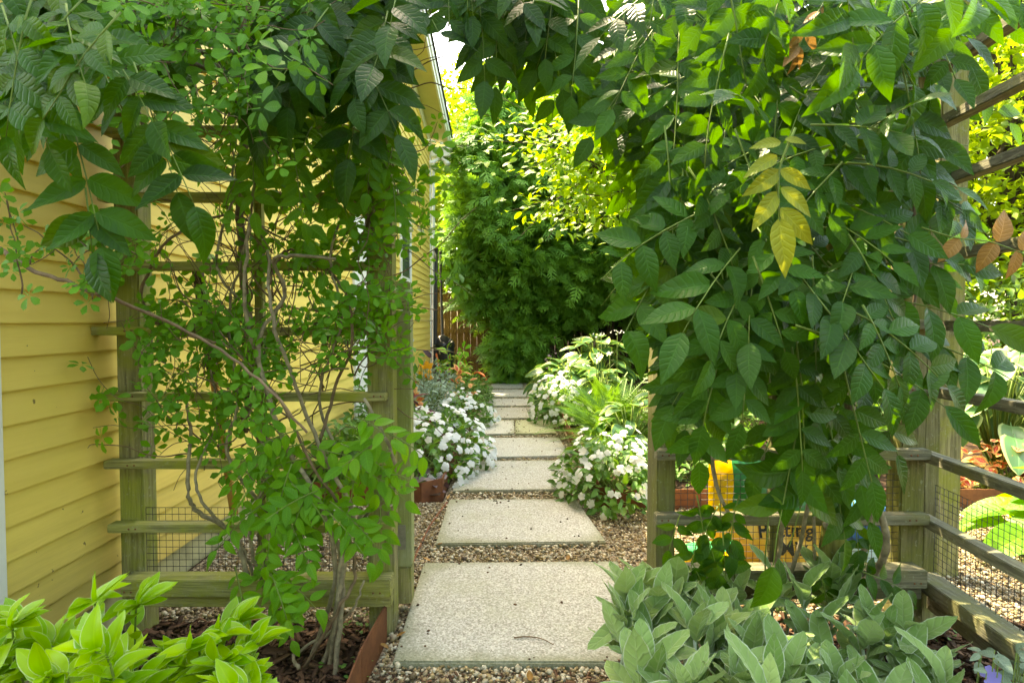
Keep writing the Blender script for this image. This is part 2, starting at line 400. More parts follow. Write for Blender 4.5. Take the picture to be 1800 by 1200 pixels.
def emit(par, place, hi, lo, mat, nmax=300, name='leaf', stuffname='foliage', minpx=9):
    """place: dict d,n,p,s(,sx),vr; the largest in the picture as objects, the rest as one stuff part"""
    p, d, n, s, vr = (np.asarray(place[k], float) for k in ('p', 'd', 'n', 's', 'vr'))
    sx = np.asarray(place.get('sx', np.ones(len(s))))
    Mx = frames(d, n, s, sx)
    mid = p + norm(d) * s[:, None] * .5
    X, Y, D = pxof(mid)
    inside = (X > -20) & (X < 1820) & (Y > -20) & (Y < 1220) & (mid[:, 1] > .1)
    px = s * F / D
    score = np.where(inside & (px > minpx), px, 0)
    order = np.argsort(-score)[:nmax]; order = order[score[order] > 0]
    mask = np.zeros(len(s), bool); mask[order] = True
    meshes = [t.mesh(name, mat) for t in hi]
    lo_ = off(par)
    for k in order:
        o = bpy.data.objects.new(name, meshes[int(rng.integers(len(meshes)))]); C.objects.link(o); o.parent = par
        m4 = np.eye(4); m4[:3, :3] = Mx[k]; m4[:3, 3] = p[k] - lo_
        o.matrix_basis = Matrix(m4.tolist()); v = float(vr[k]); o.color = (v, v, v, 1)
    r = ~mask
    if r.any(): batch(stuffname, lo, Mx[r], p[r], vr[r], mat, par)

# tubes --------------------------------------------------------------
def smooth_path(pts, n=5, jit=0.0):
    pts = np.array(pts, float)
    if len(pts) < 3: 
        tt = np.linspace(0, 1, n + 1)[:, None]; out = pts[0] * (1 - tt) + pts[-1] * tt
    else:
        e = np.vstack([2 * pts[0] - pts[1], pts, 2 * pts[-1] - pts[-2]]); out = []
        for i in range(len(pts) - 1):
            a, b, c, d = e[i:i + 4]
            for t in np.linspace(0, 1, n, endpoint=False):
                out.append(.5 * ((2 * b) + (-a + c) * t + (2 * a - 5 * b + 4 * c - d) * t * t + (-a + 3 * b - 3 * c + d) * t ** 3))
        out.append(pts[-1]); out = np.array(out)
    if jit: out[1:-1] += rng.normal(0, jit, (len(out) - 2, 3))
    return out
def tube_t(path, r0, r1=None, sides=6):
    path = np.array(path, float); n = len(path); r1 = r0 if r1 is None else r1
    rad = np.linspace(r0, r1, n) if np.isscalar(r0) else np.array(r0)
    tg = norm(np.gradient(path, axis=0)); ref = np.array([.3, 1, .2]) if abs(tg[0][2]) > .8 else np.array([0, 0, 1.])
    V, faces = [], []
    for i in range(n):
        a = norm(np.cross(tg[i], ref)); b = np.cross(tg[i], a)
        for k in range(sides):
            an = 2 * math.pi * k / sides
            V.append(path[i] + (a * math.cos(an) + b * math.sin(an)) * rad[i])
    for i in range(n - 1):
        for k in range(sides):
            faces.append((i * sides + k, i * sides + (k + 1) % sides, (i + 1) * sides + (k + 1) % sides, (i + 1) * sides + k))
    faces.append(tuple(range(sides))[::-1]); faces.append(tuple((n - 1) * sides + k for k in range(sides)))
    return T(V, faces)
def tube(name, pts, r0, r1, mat, par=None, sides=6, n=5, jit=0, kind=None):
    t = tube_t(smooth_path(pts, n, jit), r0, r1, sides); t.V = t.V - off(par)
    o = link(name, t.mesh(name, mat), par, world=False)
    if kind: o['kind'] = kind
    return o
def tubes(name, lst, mat, par=None, kind='stuff'):
    if not lst: return
    t = merge(lst); t.V = t.V - off(par)
    o = link(name, t.mesh(name, mat), par, world=False)
    if kind: o['kind'] = kind
    return o

# boxes ----------------------------------------------------------------
def box(name, x0, x1, y0, y1, z0, z1, mat, par=None, bev=.003):
    bm = bmesh.new(); bmesh.ops.create_cube(bm, size=1)
    sx, sy, sz = x1 - x0, y1 - y0, z1 - z0; L = off(par)
    c = ((x0 + x1) / 2 - L[0], (y0 + y1) / 2 - L[1], (z0 + z1) / 2 - L[2])
    for v in bm.verts: v.co = (v.co.x * sx, v.co.y * sy, v.co.z * sz)
    if bev: bmesh.ops.bevel(bm, geom=bm.edges[:], offset=bev, segments=2, affect='EDGES')
    me = bpy.data.meshes.new(name); bm.to_mesh(me); bm.free(); me.materials.append(mat)
    o = bpy.data.objects.new(name, me); C.objects.link(o); o.parent = par; o.location = c
    LOC[o.name] = np.array([(x0 + x1) / 2, (y0 + y1) / 2, (z0 + z1) / 2])
    return o
def beam(name, p0, p1, w_, h, mat, par=None, bev=.003, roll=None):
    p0, p1 = np.array(p0, float), np.array(p1, float); L = np.linalg.norm(p1 - p0)
    bm = bmesh.new(); bmesh.ops.create_cube(bm, size=1)
    for v in bm.verts: v.co = (v.co.x * w_, v.co.y * L, v.co.z * h)
    if bev: bmesh.ops.bevel(bm, geom=bm.edges[:], offset=bev, segments=2, affect='EDGES')
    me = bpy.data.meshes.new(name); bm.to_mesh(me); bm.free(); me.materials.append(mat)
    o = bpy.data.objects.new(name, me); C.objects.link(o); o.parent = par
    Mx = frames(np.array([p1 - p0]), np.array([roll if roll is not None else (0, 0, 1.)]))[0]
    m4 = np.eye(4); m4[:3, :3] = Mx; m4[:3, 3] = (p0 + p1) / 2 - off(par)
    o.matrix_basis = Matrix(m4.tolist())
    return o
def sheet(name, poly, z, mat, par=None):
    me = bpy.data.meshes.new(name); L = off(par)
    me.from_pydata([(x - L[0], y - L[1], z - L[2]) for x, y in poly], [], [tuple(range(len(poly)))]); me.materials.append(mat); me.update()
    o = bpy.data.objects.new(name, me); C.objects.link(o); o.parent = par
    return o

# ------------------------------------------------------------------ the ground
g = sheet('ground', [(-60, -20), (80, -20), (80, 120), (-60, 120)], -.02, MT['soil']); tag(g, kind='structure')
path = sheet('path', [(-1.56, 2.36), (6, 2.36), (6, 3.9), (.62, 3.95), (.58, 12.2), (-.46, 12.2), (-.46, 3.95), (-1.56, 3.95)], -.004, MT['gravel']); tag(path, kind='structure')
apron = sheet('gravel_apron', [(-.50, .4), (1.0, .4), (1.0, 2.352), (-.50, 2.352)], -.004, MT['gravel']); tag(apron, kind='structure')
slabs = []
def slab(cs, mat, z=.026):
    bm = bmesh.new(); a = [bm.verts.new((x, y, -.03)) for x, y in cs]; b = [bm.verts.new((x, y, z)) for x, y in cs]
    bm.faces.new(b); bm.faces.new(a[::-1])
    for i in range(4): bm.faces.new((a[i], a[(i + 1) % 4], b[(i + 1) % 4], b[i]))
    bmesh.ops.bevel(bm, geom=bm.edges[:], offset=.006, segments=2, affect='EDGES')
    me = bpy.data.meshes.new('paving_slab'); bm.to_mesh(me); bm.free(); me.materials.append(mat)
    o = bpy.data.objects.new('paving_slab', me); C.objects.link(o); o.parent = path; slabs.append(cs)
def gq(fl, fr, br, bl, mat, z=.026): slab([tuple(G(*q, z)[:2]) for q in (fl, fr, br, bl)], mat, z)
gq((690, 1162), (1106, 1163), (1087, 985), (745, 988), MT['slab'])
gq((765, 955), (1066, 951), (1013, 876), (790, 877), MT['slab'])
gq((795, 862), (1016, 859), (990, 808), (812, 810), MT['slab'])
gq((815, 804), (1004, 800), (982, 768), (826, 769), MT['slab'])
gq((829, 763), (904.5, 762), (904, 738), (839, 738), MT['slabpale'])
gq((906, 762), (978, 761), (968, 737), (905.5, 738), MT['slabgreen'])
gq((841, 735), (962, 734), (948, 715), (849, 716), MT['slab'])
gq((850, 713), (945, 713), (936, 700), (855, 700), MT['slab'])
gq((856, 697.5), (933, 697), (925, 684), (860, 685), MT['slab'])
gq((861, 682.5), (922, 682), (917, 672), (864, 673), MT['slab'])

def inside(px, py, poly):
    poly = np.asarray(poly, float); r = np.zeros(len(px), bool); j = len(poly) - 1
    for i in range(len(poly)):
        xi, yi = poly[i]; xj, yj = poly[j]
        c = ((yi > py) != (yj > py)) & (px < (xj - xi) * (py - yi) / (yj - yi + 1e-12) + xi)
        r ^= c; j = i
    return r
def ico():
    bm = bmesh.new(); bmesh.ops.create_icosphere(bm, subdivisions=1, radius=1)
    V = np.array([v.co[:] for v in bm.verts]); f = [tuple(v.index for v in x.verts) for x in bm.faces]; bm.free()
    return V, f
iV, iF = ico()
pebT = [T(iV * (1 + rng.normal(0, .13, (12, 1))) * np.array([1, .78, .6]), iF) for _ in range(5)]
oV = np.array([(1, 0, 0), (-1, 0, 0), (0, 1, 0), (0, -1, 0), (0, 0, 1), (0, 0, -1)], float); oF = [(0, 2, 4), (2, 1, 4), (1, 3, 4), (3, 0, 4), (2, 0, 5), (1, 2, 5), (3, 1, 5), (0, 3, 5)]
octT = [T(oV * (1 + rng.normal(0, .12, (6, 1))) * np.array([1, .8, .6]), oF) for _ in range(4)]
def pebbles(name, rects, dens, size, tm, par, mat=MT['pebble'], zz=.004, flat=1.0, lo=.0):
    P_ = []
    for x0, x1, y0, y1 in rects:
        n = int((x1 - x0) * (y1 - y0) * dens); P_.append(np.stack([rng.uniform(x0, x1, n), rng.uniform(y0, y1, n)], 1))
    q = np.concatenate(P_)
    for cs in slabs:
        c = np.array(cs); m = c.mean(0); q = q[~inside(q[:, 0], q[:, 1], m + (c - m) * .985)]
    k = len(q); s = size * np.exp(rng.normal(0, .33, k)); a = rng.uniform(0, 6.28, k)
    d = np.stack([np.cos(a), np.sin(a), rng.normal(0, .25, k)], 1); n_ = np.stack([rng.normal(0, .3, k), rng.normal(0, .3, k), np.ones(k)], 1)
    Mx = frames(d, n_, s); tr = np.column_stack([q, np.full(k, zz) + s * .25 + rng.uniform(-.2, .3, k) * s])
    return batch(name, tm, Mx, tr, np.clip(rng.uniform(lo, 1, k), 0, 1), mat, par)
pebbles('gravel', [(-1.5, 2.6, 2.37, 3.9), (2.6, 5.5, 2.9, 3.9)], 5200, .0083, octT, path)
pebbles('gravel', [(-.44, .56, 3.9, 12)], 4200, .0090, octT, path)
pebbles('gravel', [(-.47, .5, 1.7, 2.345)], 6500, .0076, pebT, apron)
q = []
def litter(n):
    k = n; cs = [np.array(c) for c in slabs]; out = []
    while len(out) < k:
        c = cs[int(rng.integers(len(cs)))]; lo, hi = c.min(0), c.max(0); x = rng.uniform(lo, hi)
        e = min(abs(x[0] - lo[0]), abs(x[0] - hi[0]), abs(x[1] - lo[1]), abs(x[1] - hi[1]))
        if inside(x[:1], x[1:], c)[0] and rng.uniform() < .12 + .9 * math.exp(-e / .05): out.append(x)
    return np.array(out)
lq = litter(900); k_ = len(lq); a_ = rng.uniform(0, 6.28, k_)
batch('path_litter', [leaf_t(.4, 'ellip', 2, 1, .2, .2), leaf_t(.12, 'ellip', 2, 1, .1, .1), octT[0]], frames(np.stack([np.cos(a_), np.sin(a_), rng.normal(0, .1, k_)], 1), np.stack([rng.normal(0, .2, k_), rng.normal(0, .2, k_), np.ones(k_)], 1), rng.uniform(.003, .011, k_)), np.column_stack([lq, np.full(k_, .0285)]), rng.uniform(0, 1, k_), MT['chip'], path)
# bark mulch in the two front beds and at the foot of the far fence
chT = [T(np.array([(-1, -.4, 0), (1, -.5, .1), (1.1, .4, 0), (-.9, .45, .15), (-.9, -.3, -.2), (1, -.3, -.2)]), [(0, 1, 2, 3), (0, 4, 5, 1), (4, 3, 2, 5)]) for _ in range(2)]
mulch = sheet('mulch_bed', [(-1.56, .4), (-.504, .4), (-.504, 2.352), (-1.56, 2.352)], -.003, MT['soil']); tag(mulch, kind='structure')
mulch2 = sheet('mulch_bed', [(1.004, .4), (3.2, .4), (3.2, 2.352), (1.004, 2.352)], -.003, MT['soil']); tag(mulch2, kind='structure')
pebbles('mulch', [(-1.5, -.50, 1.3, 2.35)], 4200, .014, chT, mulch, MT['chip'], .002)
pebbles('mulch', [(1.0, 3.0, 1.2, 2.35)], 3300, .016, chT, mulch2, MT['chip'], .002)
pebbles('mulch', [(-1.3, 2.2, 12.1, 13)], 600, .03, chT, mulch2, MT['chip'], -.015)
pebbles('mulch', [(-.50, .5, 1.7, 1.98)], 1500, .008, chT, apron, MT['chip'], .012)

# ------------------------------------------------------------------ the house
WX = -1.56
def WY(px): return -WX * F / (900 - px)
YC = WY(757)                              # far corner
Y0 = 1.70
house = thing('yellow_house', 'yellow clapboard house with white trim along the left of the garden path', 'house', (WX - .5, 6, 0))
def rake(y): return 4.62 + (YC - y) * .19
def prism(name, pts_yz, x0, x1, mat, par):
    L = off(par); n = len(pts_yz)
    V = [(x0 - L[0], y - L[1], z - L[2]) for y, z in pts_yz] + [(x1 - L[0], y - L[1], z - L[2]) for y, z in pts_yz]
    fs = [tuple(range(n)), tuple(range(2 * n - 1, n - 1, -1))] + [(i, (i + 1) % n, n + (i + 1) % n, n + i) for i in range(n)]
    me = bpy.data.meshes.new(name); me.from_pydata(V, [], fs); me.materials.append(mat); me.update()
    bm = bmesh.new(); bm.from_mesh(me); bmesh.ops.recalc_face_normals(bm, faces=bm.faces[:]); bm.to_mesh(me); bm.free()
    o = bpy.data.objects.new(name, me); C.objects.link(o); o.parent = par; return o
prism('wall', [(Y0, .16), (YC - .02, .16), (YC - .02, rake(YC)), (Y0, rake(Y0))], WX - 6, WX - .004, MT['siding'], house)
box('foundation', WX - 6, WX - .03, Y0 + .01, YC - .03, -.05, .157, MT['foundation'], house, .002)
pitch = .1045; z = .15; k = 0
while z < 6.1:
    zt = z + pitch
    ymin = Y0 + .10
    ymax = YC - .125
    if zt > rake(YC): ymax = min(ymax, YC - (zt - 4.62) / .19)
    if ymax > ymin + .1:
        # a wedge: thick bottom edge, thin top tucked under the next board
        L = off(house); xo = .016
        cuts = [ymin] + sorted(c for c in (ymin + rng.uniform(.5, 3.6), ymin + rng.uniform(4.3, 7.5)) if c < ymax - .3) + [ymax]
        for ca, cb in zip(cuts[:-1], cuts[1:]):
            xo = .016 + rng.uniform(-.0012, .0012); sag = rng.uniform(-.0012, .0012); cb -= .0022
            V = []
            for y_, s_ in ((ca, 0), ((ca + cb) / 2, sag), (cb, rng.uniform(-.0008, .0008))):
                V += [(x - L[0], y_ - L[1], q + (s_ if j < 3 else 0) - L[2]) for j, (x, q) in enumerate([(WX, z), (WX + xo, z), (WX + xo + .0005, z + .004), (WX + .0028, zt + .012), (WX, zt + .012)])]
            fs = [(0, 1, 2, 3, 4), (14, 13, 12, 11, 10)] + [(b + i, b + 5 + i, b + 5 + (i + 1) % 5, b + (i + 1) % 5) for b in (0, 5) for i in range(5)]
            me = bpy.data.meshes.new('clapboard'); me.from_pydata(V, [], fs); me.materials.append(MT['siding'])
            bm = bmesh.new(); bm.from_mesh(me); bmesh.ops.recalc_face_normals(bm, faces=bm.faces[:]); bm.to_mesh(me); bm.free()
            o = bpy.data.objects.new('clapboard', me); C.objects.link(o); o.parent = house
    z = zt; k += 1
box('corner_board', WX - .1, WX + .024, YC - .12, YC + .012, .12, 4.60, MT['white'], house)
box('corner_board', WX - .1, WX + .024, Y0 - .01, Y0 + .095, .05, 5.9, MT['white'], house)
def window(y0, y1, z0, z1, c=.10):
    fr = box('window', WX - .03, WX + .030, y0, y1, z0, z0 + c * .6, MT['white'], house); fr.name = 'window'
    LOC[fr.name] = LOC.get(fr.name, np.array([WX, (y0 + y1) / 2, z0 + c * .3]))
    LOC[fr.name] = np.array([WX, (y0 + y1) / 2, z0 + c * .3])
    for a in ((y0, y0 + c, z0 + c * .6 + .001, z1), (y1 - c, y1, z0 + c * .6 + .001, z1), (y0 + c + .001, y1 - c - .001, z1 - c, z1)):
        b = box('frame', WX - .03, WX + .032, *a, MT['white'], fr)
    zm = (z0 + z1) / 2
    box('sash', WX - .02, WX + .022, y0 + c + .001, y1 - c - .001, zm - .03, zm + .03, MT['white'], fr)
    for a, b in ((z0 + c * .6, zm - .03), (zm + .03, z1 - c)):
        box('pane', WX - .02, WX + .0205, y0 + c + .002, y1 - c - .002, a + .001, b - .001, MT['glass'], fr, .0)
    box('sill', WX - .03, WX + .055, y0 - .03, y1 + .03, z0 - .035, z0 - .001, MT['white'], fr)
window(WY(702), WY(721), .93, 2.70)
window(WY(672), WY(698), 3.35, 4.4)
# side door, hidden mostly by the gate post
ya, yb = WY(619), WY(664)
dr = box('door', WX - .03, WX + .022, ya + .101, yb - .101, .20, 2.28, MT['white'], house)
for a in ((ya, ya + .1), (yb - .1, yb)): box('casing', WX - .03, WX + .034, *a, .19, 2.4, MT['white'], dr)
box('casing', WX - .03, WX + .034, ya + .101, yb - .101, 2.30, 2.4, MT['white'], dr)
box('handle', WX + .022, WX + .06, yb - .2, yb - .16, 1.1, 1.22, MT['brass'], dr)
# rake soffit, fascia, roof, eave return
OV = .37
def strip(name, x0, x1, dz0, dz1, mat, yend=YC + .25):
    return prism(name, [(Y0 - .3, rake(Y0 - .3) + dz0), (yend, rake(yend) + dz0), (yend, rake(yend) + dz1), (Y0 - .3, rake(Y0 - .3) + dz1)], x0, x1, mat, house)
strip('soffit', WX - .02, WX + OV - .03, .02, .045, MT['soffit'])
strip('frieze_board', WX + .001, WX + .028, -.16, .018, MT['white'])
strip('fascia', WX + OV - .029, WX + OV, -.05, .16, MT['white'])
strip('fascia_cap', WX + OV + .001, WX + OV + .02, .05, .17, MT['white'])
strip('roof', WX - 6, WX + OV + .045, .172, .21, MT['roofing'])
yr = YC - .15
box('eave_return', WX + .03, WX + OV + .03, yr, yr + .5, 4.30, 4.42, MT['white'], house, .006)
box('eave_return_cap', WX + .03, WX + OV + .06, yr - .04, yr + .5, 4.421, 4.46, MT['white'], house, .006)
lt = thing('security_light', 'white twin-head security light under the eave corner of the yellow house', 'lamp', (WX + .2, yr + .1, 4.3))
box('base_plate', WX + .14, WX + .26, yr + .04, yr + .16, 4.27, 4.298, MT['white'], lt)
for dx, a in ((-.05, -.5), (.06, .4)):
    tube('lamp_head', [(WX + .2 + dx * .5, yr + .09, 4.27), (WX + .2 + dx + a * .12, yr + .02, 4.20), (WX + .2 + dx + a * .26, yr - .05, 4.13)], .028, .055, MT['white'], lt, 12, 3)
ds = thing('downspout', 'white downspout running down the far corner of the yellow house', 'downspout', (WX + .06, YC + .03, 0))
box('pipe', WX + .030, WX + .085, YC + .014, YC + .08, .1, 4.2, MT['white'], ds, .01)
for zz in (1.2, 3.9): box('bracket', WX + .027, WX + .091, YC + .012, YC + .084, zz, zz + .04, MT['white'], ds, .003)

# tap, hose, bin, poles at the corner
tp = thing('garden_tap', 'brass garden tap on the corner board of the yellow house', 'tap', (WX + .03, YC - .15, .75))
tz = P(758, 611, YC)[2]
tube('pipe', [(WX + .025, YC - .17, tz), (WX + .13, YC - .2, tz)], .013, .013, MT['brass'], tp, 8, 2)
tube('handle', [(WX + .10, YC - .24, tz + .05), (WX + .10, YC - .15, tz + .05)], .014, .014, MT['brass'], tp, 8, 2)
tube('spout', [(WX + .12, YC - .2, tz), (WX + .18, YC - .22, tz - .02), (WX + .20, YC - .22, tz - .12)], .014, .016, MT['brass'], tp, 8, 4)
hs = thing('garden_hose', 'orange garden hose hanging from the brass tap and looping onto the path end', 'hose', (-1.3, 10, 0))
tube('hose', [P(767, 622, YC - .3), P(769, 633, YC - .4), P(772, 650, YC - .5), G(775, 690), G(800, 680), G(818, 668, .1), P(838, 655, 10.2), P(853, 664, 9.8), G(856, 685)], .02, .02, MT['orangehose'], hs, 8, 6)
bn = thing('black_bin', 'tall black plastic bin beside the far corner of the yellow house', 'bin', tuple(P(778, 640, 11.2)))
b0 = P(781, 600, 11.5); xb = b0[0]
tube('body', [(xb, 11.5, -.0), (xb, 11.5, .35), (xb, 11.5, b0[2] - .06)], .15, .20, MT['blackplastic'], bn, 20, 3)
tube('lid', [(xb, 11.5, b0[2] - .055), (xb + .01, 11.48, b0[2] + .03), (xb + .02, 11.47, b0[2] + .05)], .215, .10, MT['blackplastic'], bn, 20, 3)
tube('handle', [(xb + .02, 11.28, b0[2] - .1), (xb + .1, 11.22, b0[2] - .02), (xb + .17, 11.28, b0[2] + .05)], .012, .012, MT['blackplastic'], bn, 6, 4)
for i, (a, b, c, d, lab) in enumerate((((767, 440), (764, 640), 11.4, .035, 'thicker black metal pole standing by the house corner'), ((774, 445), (779, 610), 11.7, .028, 'thinner black metal pole standing behind the bin'))):
    p_ = thing('black_pole', lab, 'pole', tuple(P(*b, c))); q = P(*b, c); q[2] = 0; tp_ = P(*a, c)
    tube('shaft', [q, (q + tp_) / 2, tp_], d, d, MT['blackmetal'], p_, 8, 2)
    tube('cap', [tp_, tp_ + np.array([0, 0, .04])], d * 1.3, d * 1.1, MT['blackmetal'], p_, 8, 2)

# ------------------------------------------------------------------ far fence
fn = thing('wooden_fence', 'brown board fence closing the end of the garden behind the conifers', 'fence', (0, 13.1, 0))
x = -3.2
while x < 7:
    h = 1.84 + rng.normal(0, .008)
    box('board', x, x + .138, 13.1 + rng.uniform(-.006, .006), 13.122, -.02, h, MT['fence'], fn, .004); x += .143
for zz in (.35, .95, 1.62): box('rail', -3.2, 7, 13.055, 13.092, zz, zz + .085, MT['fence'], fn)
for x in (-2.1, .3, 2.7, 5.1): box('post', x, x + .1, 12.95, 13.053, -.02, 1.93, MT['fence'], fn)
box('cap_rail', -3.2, 7, 13.04, 13.17, 1.87, 1.905, MT['fence'], fn)

# ------------------------------------------------------------------ steel bed edging
def edging(lab, pts, h=.125, z0=-.02, seg=None):
    e = thing('steel_edging', lab, 'edging', (pts[0][0], pts[0][1], 0), 'rusty steel edging round the beds')
    for (x0, y0), (x1, y1) in zip(pts[:-1], pts[1:]):
        L = math.hypot(x1 - x0, y1 - y0); n = max(1, round(L / 1.6)) 
        for i in range(n):
            a, b = i / n, (i + 1) / n - .002 / L
            p0 = (x0 + (x1 - x0) * a, y0 + (y1 - y0) * a, (z0 + h) / 2); p1 = (x0 + (x1 - x0) * b, y0 + (y1 - y0) * b, (z0 + h) / 2)
            beam('panel', p0, p1, .006, h - z0, MT['rust'], e, .001)
    return e
edging('rusty steel edging round the flower bed beside the house', [(WX + .03, 3.92), (-.60, 3.90), (-.475, 4.02), (-.47, 9.4)], .14)
edging('rusty steel edging in front of the white flowers and ferns right of the path', [(.60, 8.6), (.575, 3.84), (.64, 3.78), (6.5, 3.80)], .13)
edging('leaning rusty steel strip at the foot of the left gate post', [(-.475, 2.22), (-.49, 1.9), (-.47, 1.2)], .14)
edging('low rusty steel edging across the far end of the path', [(-.65, 12.12), (2.2, 12.12)], .06)
tube('x', [(0, 0, 0), (0, 1, 0)], .01, .01, MT['rust']).name = 'tmp'; bpy.data.objects.remove(bpy.data.objects['tmp'])
st = thing('edging_rod', 'thin rusty metal rod lying along the left side of the stone slabs', 'rod', (-.45, 3, 0))
tube('rod', [G(786, 882, .01), G(755, 925, .01), G(727, 985, .01), G(693, 1075, .015)], .006, .006, MT['rust'], st, 6, 4)

# beds of soil behind the edgings
for nm, q in (('flower_bed', [(WX + .03, 3.94), (-.48, 3.94), (-.48, 9.4), (WX + .03, 11.5)]), ('flower_bed', [(.59, 3.83), (8, 3.83), (8, 12.1), (.62, 12.1)])):
    tag(sheet(nm, q, .045, MT['soil']), kind='structure')

# ------------------------------------------------------------------ trellises
def rz(py, Y=2.2): return float(P(900, py, Y)[2])
def rx(px, Y=2.2): return (px - 900) * Y / F
TL = thing('garden_trellis', 'mossy wooden trellis left of the gateway against the yellow house', 'trellis', (-1, 2.3, 0), 'wooden trellis panels of the arbour')
box('post', -1.495, -1.405, 2.252, 2.345, -.02, 2.62, MT['woodz'], TL, .006)
box('post', -.548, -.452, 2.252, 2.345, -.02, 2.62, MT['woodz'], TL, .006)
box('upright', -.975, -.945, 2.262, 2.30, .12, 2.5, MT['woodz'], TL, .004)
for py, xl, xr in ((112, 200, 672), (228, 195, 668), (345, 185, 665), (467, 190, 664), (582, 169, 655), (698, 178, 676), (817, 186, 684), (929, 190, 686)):
    zc = rz(py, 2.2); s = .0155
    box('rail', rx(xl, 2.23), rx(xr, 2.2), 2.198, 2.2505, zc - s, zc + s, MT['woodx'], TL, .003)
zb = rz(1033, 2.17)
box('base_rail', rx(212, 2.2), rx(683, 2.17), 2.165, 2.2505, zb - .034, zb + .030, MT['woodx'], TL, .004)
box('base_rail', rx(215, 2.2), rx(684, 2.2), 2.196, 2.2503, zb - .085, zb - .036, MT['woodx'], TL, .004)
def wiremesh(par, o, u, v, nu, nv, r=.0011):
    L = []
    o, u, v = (np.array(a, float) for a in (o, u, v))
    for i in range(nu + 1):
        a = o + u * i / nu; L.append(tube_t([a + rng.normal(0, .001, 3), a + v * .5, a + v], r, r, 4))
    for j in range(nv + 1):
        a = o + v * j / nv; L.append(tube_t([a, a + u * .5 + rng.normal(0, .001, 3), a + u], r, r, 4))
    tubes('wire_mesh', L, MT['blackmetal'], par)
wiremesh(TL, (-1.40, 2.262, .11), (.85, 0, 0), (0, 0, .38), 34, 15)
for px_, Yp in ((225, TL), (662, TL)):
    for py in (345, 467, 582, 698, 817, 929, 1033):
        x_ = rx(px_); z_ = rz(py) + rng.uniform(-.004, .004); yf = 2.165 if py == 1033 else 2.198
        for dx in (-.012, .013): tube('screw', [(x_ + dx, yf + .001, z_), (x_ + dx, yf - .0012, z_)], .0036, .0034, MT['rust'], TL, 8, 1)
hp = thing('hinge_post', 'pale green-tinged stile with a steel hinge beside the left gate post', 'post', (-.44, 2.42, 0))
zt_, zmid, zb_ = rz(495, 2.4), rz(545, 2.4), rz(1060, 2.4)
zlow = rz(995, 2.4)
box('stile', -.473, -.408, 2.39, 2.47, zlow + .001, zmid - .001, MT['woodg'], hp, .005)
box('stile', -.471, -.409, 2.392, 2.47, zmid + .002, zt_, MT['woodg'], hp, .005)
box('foot', -.471, -.410, 2.393, 2.47, zb_, zlow - .001, MT['woodz'], hp, .005)
hz = rz(945, 2.38)
box('hinge', -.462, -.430, 2.384, 2.3895, hz - .05, hz + .05, MT['steel'], hp, .001)
tube('hinge_pin', [(-.468, 2.383, hz - .055), (-.468, 2.383, hz + .055)], .006, .006, MT['steel'], hp, 8, 2)

TR = thing('garden_trellis', 'grey wooden trellis right of the gateway under the large wisteria leaves', 'trellis', (1, 2.3, 0), 'wooden trellis panels of the arbour')
box('post', .552, .622, 2.252, 2.42, -.02, 2.62, MT['woodgz'], TR, .006)
box('post', 1.478, 1.572, 2.252, 2.345, -.02, 2.62, MT['woodgz'], TR, .006)
for py in (112, 225, 340, 455, 570, 685, 800, 914):
    zc = rz(py, 2.2); box('rail', rx(1157, 2.2), rx(1643, 2.2), 2.198, 2.2505, zc - .019, zc + .019, MT['woodgx'], TR, .003)
zb = rz(1018, 2.17)
box('base_rail', rx(1190, 2.17), rx(1640, 2.17), 2.165, 2.2505, zb - .034, zb + .034, MT['woodgx'], TR, .004)
box('base_rail', rx(1190, 2.2), rx(1630, 2.2), 2.196, 2.2503, zb - .088, zb - .038, MT['woodgx'], TR, .004)
wiremesh(TR, (.62, 2.262, .12), (.86, 0, 0), (0, 0, .50), 34, 20)
box('upright', .99, 1.03, 2.262, 2.30, .12, 2.5, MT['woodgz'], TR, .004)

for px_ in (1172, 1612):
    for py in (685, 800, 914, 1018):
        x_ = rx(px_); z_ = rz(py); yf = 2.165 if py == 1018 else 2.198
        for dx in (-.012, .012): tube('screw', [(x_ + dx, yf + .001, z_), (x_ + dx, yf - .0012, z_)], .0036, .0034, MT['rust'], TR, 8, 1)
TS = thing('side_trellis', 'grey wooden side fence running from the trellis corner towards the front', 'trellis', (1.6, 2, 0), 'wooden trellis panels of the arbour')
for py in (130, 225, 328, 455, 572, 685, 800, 912):
    zc = float(P(1643, py, 2.27)[2]); beam('rail', (1.585, 2.285, zc), (1.47, .95, zc), .05, .036, MT['woodgy'], TS)
zc = float(P(1640, 1022, 2.27)[2])
beam('base_rail', (1.60, 2.285, zc + .005), (1.485, .95, zc + .005), .09, .055, MT['woodgy'], TS)
beam('base_rail', (1.625, 2.285, zc - .07), (1.51, .95, zc - .07), .03, .085, MT['woodgy'], TS)
wiremesh(TS, (1.635, 2.285, .12), (-.115, -1.335, 0), (0, 0, .45), 52, 18)
box('corner_post', 1.60, 1.66, 2.30, 2.36, -.02, 1.6, MT['woodgz'], TS, .004)
AP = thing('arbour_post', 'tall mossy square post behind the corner of the side fence', 'post', (2.02, 2.8, 0))
box('shaft', 1.962, 2.095, 2.76, 2.89, -.02, 2.70, MT['woodz'], AP, .008)
box('cap', 1.95, 2.107, 2.748, 2.902, 2.702, 2.73, MT['woodz'], AP, .006)
AR = thing('arbour_beams', 'weathered beams on top of the arbour above the gateway', 'arbour', (0, 2.4, 2.6))
box('beam', -1.7, 1.9, 2.24, 2.36, 2.622, 2.74, MT['woodgx'], AR, .006)
for x in (-1.45, -.5, .58, 1.52): box('rafter', x - .03, x + .03, 1.7, 2.95, 2.742, 2.83, MT['woodgy'], AR, .005)
stk = thing('garden_stake', 'dark wooden stake leaning on the siding behind the left trellis', 'stake', (-1.2, 2.55, 0))
a, b = P(346, 466, 2.62), P(412, 905, 2.5)
